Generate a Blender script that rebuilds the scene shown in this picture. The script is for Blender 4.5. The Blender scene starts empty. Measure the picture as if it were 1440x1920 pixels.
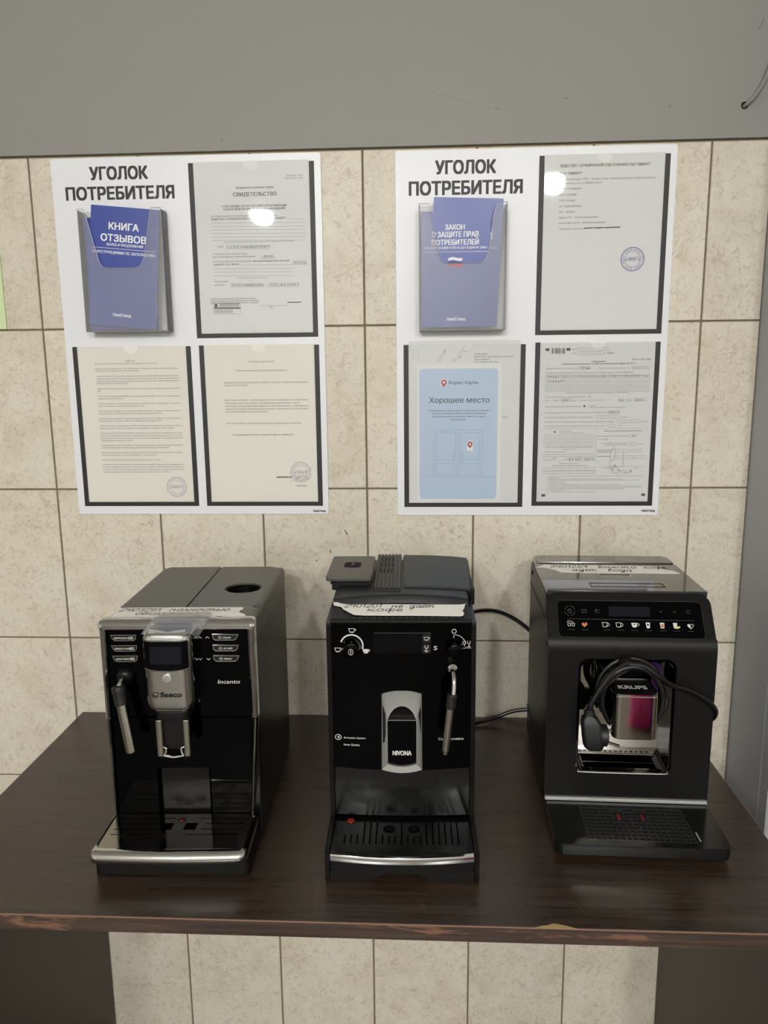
import bpy, bmesh, math, random
import numpy as np
from mathutils import Vector, Matrix
from mathutils.geometry import delaunay_2d_cdt
random.seed(7)
S = bpy.context.scene
COL = S.collection
# ------------------------------------------------------------------ camera
cam = bpy.data.cameras.new('camera')
cam.sensor_fit = 'VERTICAL'; cam.sensor_height = 36.0; cam.sensor_width = 27.0
cam.lens = 1442.0 / 1920.0 * 36.0
cam.clip_start = 0.05; cam.clip_end = 60
cam_ob = bpy.data.objects.new('camera', cam); COL.objects.link(cam_ob)
cam_ob.matrix_world = Matrix(((0.99867, 0.00074, 0.05145, 0.7066),
                              (0.05036, 0.18186, -0.98203, -1.4328),
                              (-0.01009, 0.98332, 0.18158, 1.4052),
                              (0, 0, 0, 1)))
S.camera = cam_ob
# ------------------------------------------------------------------ world, exposure
w = bpy.data.worlds.new('world'); S.world = w; w.use_nodes = True
w.node_tree.nodes['Background'].inputs[0].default_value = (0.55, 0.53, 0.48, 1)
w.node_tree.nodes['Background'].inputs[1].default_value = 0.3
S.view_settings.view_transform = 'Standard'; S.view_settings.look = 'None'
S.view_settings.gamma = 1.0; S.view_settings.use_curve_mapping = False
S.view_settings.exposure = 0.0
LAMP_STRENGTH = 615.0
LAMPS = [(0.1, -4.1, 'round white ceiling lamp left of the camera, nearer the boards'), (1.57, -4.1, 'round white ceiling lamp right of the camera'),
         (-0.6, -5.0, 'round white ceiling lamp farthest left and far back'),
         (0.55, -5.6, 'added round white fill lamp in the middle, farthest back')]  # last entry: invented fill lamp that brightens the gap between the machines
TT = 0.728            # height of the table top
# ------------------------------------------------------------------ materials
def lin(c):
    return tuple(((v/255)/12.92 if v/255 <= .04045 else ((v/255+.055)/1.055)**2.4) for v in c) + (1,)
def nodes(name):
    m = bpy.data.materials.new(name); m.use_nodes = True
    nt = m.node_tree; return m, nt, nt.nodes['Principled BSDF']
def mat(name, c, rough=.5, metal=0., spec=.5, coat=0., bump=0., bscale=300., vary=0., vscale=40.):
    m, nt, b = nodes(name)
    b.inputs['Base Color'].default_value = lin(c); b.inputs['Roughness'].default_value = rough
    b.inputs['Metallic'].default_value = metal; b.inputs['Specular IOR Level'].default_value = spec
    b.inputs['Coat Weight'].default_value = coat; b.inputs['Coat Roughness'].default_value = .04
    tc = nt.nodes.new('ShaderNodeTexCoord')
    if bump:
        n = nt.nodes.new('ShaderNodeTexNoise'); n.inputs['Scale'].default_value = bscale; n.inputs['Detail'].default_value = 3
        nt.links.new(tc.outputs['Object'], n.inputs['Vector'])
        bp = nt.nodes.new('ShaderNodeBump'); bp.inputs['Strength'].default_value = bump; bp.inputs['Distance'].default_value = .001
        nt.links.new(n.outputs['Fac'], bp.inputs['Height']); nt.links.new(bp.outputs['Normal'], b.inputs['Normal'])
    if vary:
        n = nt.nodes.new('ShaderNodeTexNoise'); n.inputs['Scale'].default_value = vscale; n.inputs['Detail'].default_value = 5
        nt.links.new(tc.outputs['Object'], n.inputs['Vector'])
        r = nt.nodes.new('ShaderNodeMapRange'); r.inputs['From Min'].default_value = .35; r.inputs['From Max'].default_value = .7
        r.inputs['To Min'].default_value = max(0, rough-vary*.4); r.inputs['To Max'].default_value = rough+vary
        nt.links.new(n.outputs['Fac'], r.inputs['Value']); nt.links.new(r.outputs[0], b.inputs['Roughness'])
    return m
def ramp(nt, fac, stops):
    r = nt.nodes.new('ShaderNodeValToRGB'); e = r.color_ramp.elements
    while len(e) < len(stops): e.new(.5)
    for k, (p, c) in enumerate(stops): e[k].position = p; e[k].color = lin(c)
    nt.links.new(fac, r.inputs[0]); return r.outputs[0]
def mix(nt, a, b, fac, mode='MIX'):
    n = nt.nodes.new('ShaderNodeMix'); n.data_type = 'RGBA'; n.blend_type = mode
    for s, v in ((0, fac), (6, a), (7, b)):
        if isinstance(v, (int, float)): n.inputs[s].default_value = v
        elif isinstance(v, tuple): n.inputs[s].default_value = v
        else: nt.links.new(v, n.inputs[s])
    return n.outputs[2]
def noise(nt, vec, scale, detail=4, rough=.55, dist=0.):
    n = nt.nodes.new('ShaderNodeTexNoise')
    n.inputs['Scale'].default_value = scale; n.inputs['Detail'].default_value = detail
    n.inputs['Roughness'].default_value = rough; n.inputs['Distortion'].default_value = dist
    nt.links.new(vec, n.inputs['Vector']); return n.outputs['Fac']
def tile_mat():
    m, nt, b = nodes('beige_marbled_tile')
    tc = nt.nodes.new('ShaderNodeTexCoord'); oi = nt.nodes.new('ShaderNodeObjectInfo')
    sc = nt.nodes.new('ShaderNodeVectorMath'); sc.operation = 'SCALE'; sc.inputs['Scale'].default_value = 37.
    cb = nt.nodes.new('ShaderNodeCombineXYZ')
    for k in range(3): nt.links.new(oi.outputs['Random'], cb.inputs[k])
    nt.links.new(cb.outputs[0], sc.inputs[0])
    ad = nt.nodes.new('ShaderNodeVectorMath'); ad.operation = 'ADD'
    nt.links.new(tc.outputs['Object'], ad.inputs[0]); nt.links.new(sc.outputs[0], ad.inputs[1])
    v = ad.outputs[0]
    base = ramp(nt, noise(nt, v, 14, 6, .6, .6), [(.33, (198, 188, 168)), (.5, (214, 206, 189)), (.68, (222, 216, 202))])
    fine = ramp(nt, noise(nt, v, 75, 4, .65, 1.6), [(.36, (172, 161, 139)), (.47, (213, 205, 187)), (.62, (216, 209, 192))])
    c = mix(nt, base, fine, .45)
    vo = nt.nodes.new('ShaderNodeTexNoise'); vo.inputs['Scale'].default_value = 22; vo.inputs['Detail'].default_value = 5; vo.inputs['Distortion'].default_value = 2.2
    nt.links.new(v, vo.inputs['Vector'])
    a1 = nt.nodes.new('ShaderNodeMath'); a1.operation = 'SUBTRACT'; a1.inputs[1].default_value = .5; nt.links.new(vo.outputs['Fac'], a1.inputs[0])
    a2 = nt.nodes.new('ShaderNodeMath'); a2.operation = 'ABSOLUTE'; nt.links.new(a1.outputs[0], a2.inputs[0])
    vein = nt.nodes.new('ShaderNodeMapRange'); vein.inputs['From Min'].default_value = 0; vein.inputs['From Max'].default_value = .012
    vein.inputs['To Min'].default_value = .55; vein.inputs['To Max'].default_value = 0; nt.links.new(a2.outputs[0], vein.inputs['Value'])
    gate = nt.nodes.new('ShaderNodeMath'); gate.operation = 'MULTIPLY'
    g2 = nt.nodes.new('ShaderNodeMapRange'); g2.inputs['From Min'].default_value = .48; g2.inputs['From Max'].default_value = .6
    nt.links.new(noise(nt, v, 9, 2), g2.inputs['Value'])
    nt.links.new(vein.outputs[0], gate.inputs[0]); nt.links.new(g2.outputs[0], gate.inputs[1])
    c = mix(nt, c, lin((140, 124, 96)), gate.outputs[0])
    tone = nt.nodes.new('ShaderNodeMapRange'); tone.inputs['To Min'].default_value = .95; tone.inputs['To Max'].default_value = 1.03
    nt.links.new(oi.outputs['Random'], tone.inputs['Value'])
    hs = nt.nodes.new('ShaderNodeHueSaturation'); nt.links.new(c, hs.inputs['Color']); nt.links.new(tone.outputs[0], hs.inputs['Value'])
    nt.links.new(hs.outputs[0], b.inputs['Base Color'])
    b.inputs['Roughness'].default_value = .42; b.inputs['Specular IOR Level'].default_value = .35
    bp = nt.nodes.new('ShaderNodeBump'); bp.inputs['Strength'].default_value = .12; bp.inputs['Distance'].default_value = .002
    nt.links.new(noise(nt, v, 75, 4, .65, 1.6), bp.inputs['Height']); nt.links.new(bp.outputs[0], b.inputs['Normal'])
    return m
def wood_mat(name, dark, light, worn=None, rough=.33):
    m, nt, b = nodes(name)
    tc = nt.nodes.new('ShaderNodeTexCoord'); mp = nt.nodes.new('ShaderNodeMapping')
    mp.inputs['Scale'].default_value = (3.2, 120, 120); nt.links.new(tc.outputs['Object'], mp.inputs['Vector'])
    g = noise(nt, mp.outputs[0], 1.6, 6, .65, .5)
    c = ramp(nt, g, [(.35, dark), (.62, light)])
    if worn:
        mw = nt.nodes.new('ShaderNodeMapping'); mw.inputs['Scale'].default_value = (9, 60, 60); nt.links.new(tc.outputs['Object'], mw.inputs['Vector'])
        f = nt.nodes.new('ShaderNodeMapRange'); f.inputs['From Min'].default_value = .56; f.inputs['From Max'].default_value = .62
        nt.links.new(noise(nt, mw.outputs[0], 1.1, 5, .6, .3), f.inputs['Value'])
        c = mix(nt, c, lin(worn), f.outputs[0])
    nt.links.new(c, b.inputs['Base Color'])
    rr_ = nt.nodes.new('ShaderNodeMapRange'); rr_.inputs['To Min'].default_value = rough-.07; rr_.inputs['To Max'].default_value = rough+.12
    nt.links.new(g, rr_.inputs['Value']); nt.links.new(rr_.outputs[0], b.inputs['Roughness'])
    b.inputs['Specular IOR Level'].default_value = .7
    bp = nt.nodes.new('ShaderNodeBump'); bp.inputs['Strength'].default_value = .25; bp.inputs['Distance'].default_value = .0004
    nt.links.new(g, bp.inputs['Height']); nt.links.new(bp.outputs[0], b.inputs['Normal'])
    return m
def clear_mat(name, gloss=.06, haze=.03, rough=.03, wave=0., ior=1.3):
    m, nt, b = nodes(name); nt.nodes.remove(b)
    out = nt.nodes['Material Output']
    t = nt.nodes.new('ShaderNodeBsdfTransparent'); g = nt.nodes.new('ShaderNodeBsdfGlossy'); d = nt.nodes.new('ShaderNodeBsdfDiffuse')
    t.inputs[0].default_value = (.985, .985, .985, 1); g.inputs['Roughness'].default_value = rough; d.inputs[0].default_value = (.85, .86, .88, 1)
    lw = nt.nodes.new('ShaderNodeFresnel'); lw.inputs['IOR'].default_value = ior
    ma = nt.nodes.new('ShaderNodeMath'); ma.operation = 'ADD'; ma.use_clamp = True; ma.inputs[1].default_value = gloss; nt.links.new(lw.outputs[0], ma.inputs[0])
    m1 = nt.nodes.new('ShaderNodeMixShader'); m1.inputs[0].default_value = haze; nt.links.new(t.outputs[0], m1.inputs[1]); nt.links.new(d.outputs[0], m1.inputs[2])
    m2 = nt.nodes.new('ShaderNodeMixShader'); nt.links.new(ma.outputs[0], m2.inputs[0]); nt.links.new(m1.outputs[0], m2.inputs[1]); nt.links.new(g.outputs[0], m2.inputs[2])
    nt.links.new(m2.outputs[0], out.inputs[0])
    if wave:
        tc = nt.nodes.new('ShaderNodeTexCoord'); bp = nt.nodes.new('ShaderNodeBump'); bp.inputs['Strength'].default_value = wave; bp.inputs['Distance'].default_value = .01
        nt.links.new(noise(nt, tc.outputs['Object'], 7, 1), bp.inputs['Height'])
        nt.links.new(bp.outputs[0], g.inputs['Normal'])
    return m
M = {}
M['tile'] = tile_mat()
M['grout'] = mat('grey_brown_grout', (122, 110, 86), .9)
M['plaster'] = mat('grey_painted_plaster', (141, 140, 135), .5, spec=.3, bump=.35, bscale=9)
M['pillar'] = mat('grey_painted_pillar', (172, 174, 178), .5, spec=.3, bump=.1, bscale=30)
M['roomwall'] = mat('room_wall_paint', (198, 196, 190), .8)
M['ceiling'] = mat('ceiling_paint', (226, 225, 220), .9)
M['floor'] = mat('brownish_floor', (82, 75, 65), .5, bump=.2, bscale=20)
M['wood'] = wood_mat('dark_wenge_laminate', (38, 28, 21), (62, 48, 38), rough=.27)
M['edge'] = wood_mat('worn_wenge_edge', (40, 29, 23), (72, 54, 43), worn=(112, 80, 62), rough=.5)
M['panelwood'] = wood_mat('dark_side_board', (50, 42, 33), (62, 53, 43), rough=.5)
M['copper'] = mat('worn_brown_edge_line', (128, 98, 82), .4)
M['chip'] = mat('raw_chipboard', (176, 150, 100), .9, bump=.8, bscale=200)
M['scratch'] = mat('pale_scratch', (122, 110, 96), .6)
M['board'] = mat('white_board_plastic', (228, 229, 233), .35)
M['ink'] = mat('black_print', (26, 26, 27), .5)
M['ink2'] = mat('soft_grey_print', (62, 61, 60), .7)
M['inkgrey'] = mat('dark_form_print', (54, 54, 54), .7)
M['bluepen'] = mat('blue_pen', (96, 98, 128), .7)
M['pencil'] = mat('faint_pencil', (178, 177, 175), .8)
M['paper'] = mat('white_paper', (222, 223, 221), .7)
M['creampaper'] = mat('cream_paper', (231, 227, 216), .7)
M['greypaper'] = mat('greyish_photocopy_paper', (214, 215, 214), .7)
M['greenpaper'] = mat('pale_green_paper', (206, 222, 172), .6)
M['stampb'] = mat('blue_stamp_ink', (92, 98, 160), .7)
M['stampv'] = mat('violet_stamp_ink', (166, 150, 178), .7)
M['pocket'] = clear_mat('clear_pocket_film', .01, .02, .02, .05)
M['acrylic'] = clear_mat('clear_acrylic', .02, .1, .03, .08, 1.2)
M['acrylic_edge'] = clear_mat('acrylic_bright_edge', .3, .25, .1)
M['film'] = clear_mat('milky_film', .14, .2, .15)
M['blue'] = mat('blue_booklet_cover', (38, 62, 150), .28, coat=.3)
M['white'] = mat('white_print', (232, 233, 236), .5)
M['red'] = mat('red_print', (196, 44, 42), .5)
M['midblue'] = mat('flag_blue_print', (52, 66, 140), .5)
M['card'] = mat('light_blue_card', (176, 196, 218), .45)
M['cardink'] = mat('navy_print', (30, 34, 52), .5)
M['cardline'] = mat('thin_blue_line_print', (120, 140, 172), .6)
M['pinred'] = mat('dull_red_pin_print', (168, 66, 58), .5)
M['blackgloss'] = mat('black_gloss_plastic', (1, 1, 2), .06, spec=.11)
M['blackdull'] = mat('black_scuffed_plastic', (11, 12, 12), .16, spec=.45, vary=.16, vscale=30)
M['blacksatin'] = mat('black_satin_plastic', (8, 8, 8), .33, spec=.24, bump=.06, bscale=900)
M['blackmatt'] = mat('black_matt_plastic', (9, 9, 9), .5, spec=.3)
M['topgrey'] = mat('dark_grey_lid_plastic', (76, 74, 70), .38, bump=.06, bscale=900)
M['lidgrey'] = mat('slate_lid_plastic', (27, 29, 30), .46, bump=.06, bscale=900)
M['anthra'] = mat('anthracite_plastic', (16, 16, 16), .4, spec=.22, bump=.1, bscale=1200)
M['anthradark'] = mat('anthracite_side_plastic', (8, 8, 8), .36, spec=.22)
M['chrome'] = mat('chrome', (205, 205, 203), .07, 1.)
M['mirror'] = mat('mirror_steel', (176, 172, 162), .05, 1.)
M['steel'] = mat('brushed_steel', (186, 183, 172), .2, 1.)
M['silver'] = mat('silver_satin_plastic', (182, 183, 179), .36, .4)
M['plate'] = mat('steel_drip_plate', (150, 147, 138), .09, 1., vary=.14, vscale=45)
M['rubber'] = mat('black_rubber', (17, 18, 18), .5)
M['cord'] = mat('black_cord', (9, 9, 9), .35)
M['display'] = mat('dark_display_glass', (5, 6, 9), .06, spec=.15)
M['lcd'] = mat('grey_lcd_glass', (22, 23, 31), .12, spec=.2)
M['button'] = mat('dark_button_plastic', (22, 22, 22), .25)
M['legend'] = mat('pale_legend_print', (205, 206, 202), .4)
M['dimlegend'] = mat('dim_legend_print', (70, 72, 74), .4)
M['logodark'] = mat('dark_logo_print', (30, 29, 28), .4)
M['tape'] = mat('white_paper_tape', (242, 240, 231), .75, bump=.5, bscale=160)
M['pen'] = mat('black_pen', (24, 24, 27), .6)
M['redfloat'] = mat('red_float_plastic', (130, 34, 28), .35)
M['darkfloat'] = mat('dull_red_float_plastic', (84, 24, 22), .4)
M['grate'] = mat('grate_plastic', (38, 38, 38), .32)
M['anthragloss'] = mat('anthracite_gloss_plastic', (17, 17, 17), .17, spec=.4)
M['smoked'] = mat('smoked_lid_plastic', (40, 40, 40), .12, coat=.5)
M['greycable'] = mat('grey_cable_sheath', (140, 139, 134), .5)
M['hole'] = mat('dark_hole', (8, 8, 8), .9)
M['orange'] = mat('orange_icon_print', (188, 110, 70), .5)
M['yellow'] = mat('yellow_green_icon_print', (206, 204, 110), .5)
M['pink'] = mat('pink_plastic_film', (240, 70, 160), .25)
M['purple'] = mat('violet_plastic_film', (130, 100, 226), .25)
def emit_mat(name, c, s):
    m, nt, b = nodes(name)
    b.inputs['Base Color'].default_value = (.8, .8, .8, 1)
    b.inputs['Emission Color'].default_value = c; b.inputs['Emission Strength'].default_value = s
    return m
M['lamp'] = emit_mat('lamp_diffuser', (1, .992, .97, 1), LAMP_STRENGTH)
M['fill_lamp'] = emit_mat('fill_lamp_diffuser', (1, .992, .97, 1), LAMP_STRENGTH*.7)  # only for the added fill lamp
M['scuff'] = mat('grey_plaster_scuff', (112, 111, 107), .7)
M['patch'] = mat('pale_plaster_patch', (142, 141, 136), .5, spec=.3, bump=.5, bscale=60)
# ------------------------------------------------------------------ mesh helpers (all shapes in millimetres)
def rr(x0, x1, y0, y1, r=0, n=5):
    """rounded rectangle, counter-clockwise; r one radius or (bottom-left, bottom-right, top-right, top-left)"""
    if not isinstance(r, (tuple, list)): r = (r,)*4
    P = []
    for (cx, cy, sx, sy, a, q) in ((x0, y0, 1, 1, 180, r[0]), (x1, y0, -1, 1, 270, r[1]), (x1, y1, -1, -1, 0, r[2]), (x0, y1, 1, -1, 90, r[3])):
        for k in range(n+1):
            t = math.radians(a+90*k/n)
            P.append((cx+sx*q+q*math.cos(t), cy+sy*q+q*math.sin(t)))
    return P
def circ(cx, cy, r, n=24, a0=225, ry=None):
    ry = ry or r
    return [(cx+r*math.cos(math.radians(a0+360*k/n)), cy+ry*math.sin(math.radians(a0+360*k/n))) for k in range(n)]
AX = {'x': lambda p, a: (a, p[0], p[1]), 'y': lambda p, a: (p[0], a, p[1]), 'z': lambda p, a: (p[0], p[1], a)}
def smooth_path(P, sub=6, closed=False):
    P = [Vector(p) for p in P]; n = len(P); R = []
    for i in range(n if closed else n-1):
        a, b, c, d = (P[(i-1) % n] if closed or i > 0 else P[0]*2-P[1]), P[i], P[(i+1) % n], (P[(i+2) % n] if closed or i < n-2 else P[-1]*2-P[-2])
        for k in range(sub):
            t = k/sub
            R.append(.5*((2*b)+(c-a)*t+(2*a-5*b+4*c-d)*t*t+(3*b-a-3*c+d)*t**3))
    if not closed: R.append(P[-1])
    return R
class MB:
    def __init__(s): s.bm = bmesh.new()
    off = Vector((0, 0, 0))     # world position (mm) of the root of the thing being built
    def v(s, p): o = MB.off; return s.bm.verts.new(((p[0]-o.x)*.001, (p[1]-o.y)*.001, (p[2]-o.z)*.001))
    def box(s, x0, x1, y0, y1, z0, z1, b=0, seg=2):
        V = [s.v((x, y, z)) for z in (z0, z1) for x, y in ((x0, y0), (x1, y0), (x1, y1), (x0, y1))]
        F = [s.bm.faces.new([V[i] for i in q]) for q in ((3, 2, 1, 0), (4, 5, 6, 7), (0, 1, 5, 4), (1, 2, 6, 5), (2, 3, 7, 6), (3, 0, 4, 7))]
        if b:
            E = list({e for f in F for e in f.edges})
            bmesh.ops.bevel(s.bm, geom=E, offset=b*.001, segments=seg, affect='EDGES', profile=.5)
        return s
    def loft(s, loops, cap0=True, cap1=True, closed=True):
        L = [[s.v(p) for p in l] for l in loops]; n = len(L[0])
        for a, b in zip(L, L[1:]):
            for i in range(n if closed else n-1):
                j = (i+1) % n
                try: s.bm.faces.new((a[i], a[j], b[j], b[i]))
                except ValueError: pass
        if cap0: s.bm.faces.new(L[0][::-1])
        if cap1: s.bm.faces.new(L[-1])
        return s
    def prism(s, poly, ax, a0, a1, b=0):
        f = AX[ax]
        if not b: return s.loft([[f(p, a0) for p in poly], [f(p, a1) for p in poly]])
        cx = sum(p[0] for p in poly)/len(poly); cy = sum(p[1] for p in poly)/len(poly)
        wx = max(abs(p[0]-cx) for p in poly); wy = max(abs(p[1]-cy) for p in poly)
        ins = lambda q: [(cx+(p[0]-cx)*(1-q/wx), cy+(p[1]-cy)*(1-q/wy)) for p in poly]
        sg = 1 if a1 > a0 else -1
        return s.loft([[f(p, a0) for p in ins(b)], [f(p, a0+sg*b*.35) for p in ins(b*.35)], [f(p, a0+sg*b) for p in poly],
                       [f(p, a1-sg*b) for p in poly], [f(p, a1-sg*b*.35) for p in ins(b*.35)], [f(p, a1) for p in ins(b)]])
    def ring(s, outer, inner, ax, a0, a1, b=0):
        f = AX[ax]; sg = 1 if a1 > a0 else -1
        L = [[f(p, a0) for p in inner], [f(p, a0) for p in outer], [f(p, a1) for p in outer], [f(p, a1) for p in inner], [f(p, a0) for p in inner]]
        V = [[s.v(p) for p in l] for l in L[:4]]; V.append(V[0]); n = len(outer)
        for a, c in zip(V, V[1:]):
            for i in range(n): j = (i+1) % n; s.bm.faces.new((a[i], a[j], c[j], c[i]))
        return s
    def tube(s, path, r, n=10, caps=True, closed=False):
        P = [Vector(p) for p in path]; m = len(P); R = r if isinstance(r, (list, tuple)) else [r]*m
        T = [((P[(i+1) % m]-P[(i-1) % m]) if closed else (P[min(i+1, m-1)]-P[max(i-1, 0)])).normalized() for i in range(m)]
        u = T[0].orthogonal().normalized(); L = []
        for i in range(m):
            u = (u-T[i]*u.dot(T[i])).normalized(); q = T[i].cross(u)
            L.append([P[i]+(u*math.cos(2*math.pi*k/n)+q*math.sin(2*math.pi*k/n))*R[i] for k in range(n)])
        if closed: L.append(L[0]); return s.loft(L, False, False)
        return s.loft(L, caps, caps)
    def lathe(s, prof, c, ax='z', n=24, cap=True):
        cx, cy, cz = c; L = []
        for r, h in prof:
            l = []
            for k in range(n):
                a = 2*math.pi*k/n; p, q = r*math.cos(a), r*math.sin(a)
                l.append({'z': (cx+p, cy+q, cz+h), 'y': (cx+p, cy+h, cz+q), 'x': (cx+h, cy+p, cz+q)}[ax])
            L.append(l)
        return s.loft(L, cap, cap)
    def grid(s, xs, ys, hole, z0, z1):
        nx, ny = len(xs)-1, len(ys)-1; cache = {}
        def V(i, j, z):
            k = (i, j, z)
            if k not in cache: cache[k] = s.v((xs[i], ys[j], z))
            return cache[k]
        full = lambda i, j: 0 <= i < nx and 0 <= j < ny and not hole(i, j)
        for i in range(nx):
            for j in range(ny):
                if not full(i, j): continue
                s.bm.faces.new((V(i, j, z1), V(i+1, j, z1), V(i+1, j+1, z1), V(i, j+1, z1)))
                s.bm.faces.new((V(i, j+1, z0), V(i+1, j+1, z0), V(i+1, j, z0), V(i, j, z0)))
                for (di, dj, a, b) in ((-1, 0, (i, j+1), (i, j)), (1, 0, (i+1, j), (i+1, j+1)), (0, -1, (i, j), (i+1, j)), (0, 1, (i+1, j+1), (i, j+1))):
                    if not full(i+di, j+dj):
                        s.bm.faces.new((V(*a, z0), V(*b, z0), V(*b, z1), V(*a, z1)))
        return s
    def poly(s, P): s.bm.faces.new([s.v(p) for p in P]); return s
    def stroke(s, P, w, f):
        """flat pen stroke through 2D points, laid on a surface by f(u, v)"""
        P = [Vector(p) for p in P]
        for a, b in zip(P, P[1:]):
            d = b-a
            if d.length < 1e-6: continue
            d.normalize(); q = Vector((-d.y, d.x))*w/2; e = d*w*.25
            s.poly([f(*(a-e-q)), f(*(b+e-q)), f(*(b+e+q)), f(*(a-e+q))])
        return s
    def flat(s, P, f): return s.poly([f(*p) for p in P])
    def build(s, name, m, parent=None, ang=35, label=None, recalc=True):
        if recalc: bmesh.ops.recalc_face_normals(s.bm, faces=s.bm.faces[:])
        me = bpy.data.meshes.new(name); s.bm.to_mesh(me); s.bm.free()
        if isinstance(m, str): m = M[m]
        me.materials.append(m)
        for p in me.polygons: p.use_smooth = True
        me.set_sharp_from_angle(angle=math.radians(ang))
        o = bpy.data.objects.new(name, me); COL.objects.link(o)
        if recalc and len(me.polygons) < 6000: wn = o.modifiers.new('even_shading', 'WEIGHTED_NORMAL'); wn.keep_sharp = True; wn.weight = 90
        if parent: o.parent = parent
        if label: o['label'] = label
        return o
def thing(name, label, cat, loc=(0, 0, 0), rot=(0, 0, 0), group=None):
    o = bpy.data.objects.new(name, None); COL.objects.link(o); o.empty_display_size = .05
    o.location = loc; o.rotation_euler = rot; o['label'] = label; o['category'] = cat
    if group: o['group'] = group
    return o
def tag(o, label, cat, group=None):
    o['label'] = label; o['category'] = cat
    if group: o['group'] = group
    return o
def struct(o): o['kind'] = 'structure'; return o
# lettering: jobs are collected and turned into one mesh per part at the end
JOBS = []
def lettering(parent, m, f, items, name='lettering', label=None):
    """items: ('t', text, x0, x1 or None, baseline, cap height, bold) or ('s', points, width) or ('f', points)"""
    JOBS.append((parent, m, f, items, name, label, MB.off.copy()))
def root_at(name, x, y, z, label, cat, group=None):
    MB.off = Vector((x, y, z)); return thing(name, label, cat, MB.off*.001, group=group)
def solo(o): o.location = MB.off*.001; return o
def FY(y): return lambda u, v: (u, y, v)
def FZ(z): return lambda u, v: (u, v, z)
def run_jobs():
    obs = {}
    def font_ob(txt, bold=0):
        if txt in obs: return obs[txt]
        cu = bpy.data.curves.new('t', 'FONT'); cu.body = txt; cu.size = 1; cu.fill_mode = 'NONE'
        cu.resolution_u = 3 if len(txt) < 24 else 2
        o = bpy.data.objects.new('t', cu); COL.objects.link(o); obs[txt] = o; return o
    ref = font_ob('Н', 0)
    for _, _, _, items, _, _, _ in JOBS:
        for it in items:
            if it[0] == 't': font_ob(it[1])
    bpy.context.view_layer.update(); dg = bpy.context.evaluated_depsgraph_get()
    me = {}; cache = {}
    def fill(loops):
        """triangles inside a glyph's outlines (non-zero winding, so overlapping outlines fill cleanly)"""
        ox = min(p[0] for l in loops for p in l)
        key = tuple((round(p[0]-ox, 3), round(p[1], 3)) for l in loops for p in l)
        if key not in cache:
            pts = []; ed = []
            for l in loops:
                n0 = len(pts); pts += [Vector((p[0]-ox, p[1])) for p in l]; ed += [(n0+i, n0+(i+1) % len(l)) for i in range(len(l))]
            V, _, F, _, _, _ = delaunay_2d_cdt(pts, ed, [], 0, 1e-5)
            A = np.array([pts[i][:] for i, _ in ed]); B = np.array([pts[j][:] for _, j in ed]); keep = []
            for t in F:
                c = sum((V[i] for i in t), Vector((0, 0)))/len(t)
                up = (A[:, 1] <= c.y) & (B[:, 1] > c.y); dn = (A[:, 1] > c.y) & (B[:, 1] <= c.y)
                side = (B[:, 0]-A[:, 0])*(c.y-A[:, 1])-(c.x-A[:, 0])*(B[:, 1]-A[:, 1])
                if np.count_nonzero(up & (side > 0))-np.count_nonzero(dn & (side < 0)): keep.append(tuple(t))
            cache[key] = ([v[:] for v in V], keep)
        V, F = cache[key]; return [(v[0]+ox, v[1]) for v in V], F
    for k, o in obs.items():
        e = o.evaluated_get(dg); t = e.to_mesh(); C = [v.co[:2] for v in t.vertices]; loops = []; st = 0
        for ed in t.edges:
            i, j = ed.vertices
            if j != i+1: loops.append(C[st:max(i, j)+1]); st = max(i, j)+1
        e.to_mesh_clear()
        loops.sort(key=lambda l: min(p[0] for p in l)); groups = []; hi = -1e9
        for l in loops:
            if min(p[0] for p in l) < hi-1e-4: groups[-1].append(l)
            else: groups.append([l])
            hi = max(hi, max(p[0] for p in l))
        vs = []; fs = []
        for g in groups:
            V, F = fill(g); n0 = len(vs); vs += V; fs += [tuple(i+n0 for i in f) for f in F]
        me[k] = (vs, fs)
    cap = max(v[1] for v in me['Н'][0])
    for o in obs.values():
        cu = o.data; bpy.data.objects.remove(o); bpy.data.curves.remove(cu)
    for parent, m, f, items, name, label, MB.off in JOBS:
        b = MB()
        for it in items:
            if it[0] == 't':
                _, txt, x0, x1, z, h = it[:6]; vs, fs = me[txt]; bold = it[6] if len(it) > 6 else 0
                if not vs: continue
                lo = min(v[0] for v in vs); hi = max(v[0] for v in vs); sy = h/cap
                w_ = bold*.05*h             # extra stroke weight: the print is laid down again, shifted a little
                sx = (x1-x0-2*w_)/(hi-lo) if x1 is not None else sy
                fn = lambda u, v, o: Vector(f(u, v))+NR*o
                A0, A1, A2 = (Vector(f(x0+a, z+c)) for a, c in ((0, 0), (1, 0), (0, 1))); NR = (A1-A0).cross(A2-A0).normalized()
                for kk, (ox, oy) in enumerate([(0, 0)] if not bold else [(-1, 0), (1, 0)] if bold < .7 else [(-1, -.7), (1, -.7), (-1, .7), (1, .7), (0, 0)]):
                    V = [b.v(fn(x0+w_+ox*w_+(v[0]-lo)*sx, z+v[1]*(sy-w_/cap*1.2)+w_*.7+oy*w_, kk*.012)) for v in vs]
                    for q in fs:
                        try: b.bm.faces.new([V[i] for i in q])
                        except ValueError: pass
            elif it[0] == 's': b.stroke(it[1], it[2], f)
            else: b.flat(it[1], f)
        b.build(name, m, parent, label=label, recalc=False)
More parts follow.
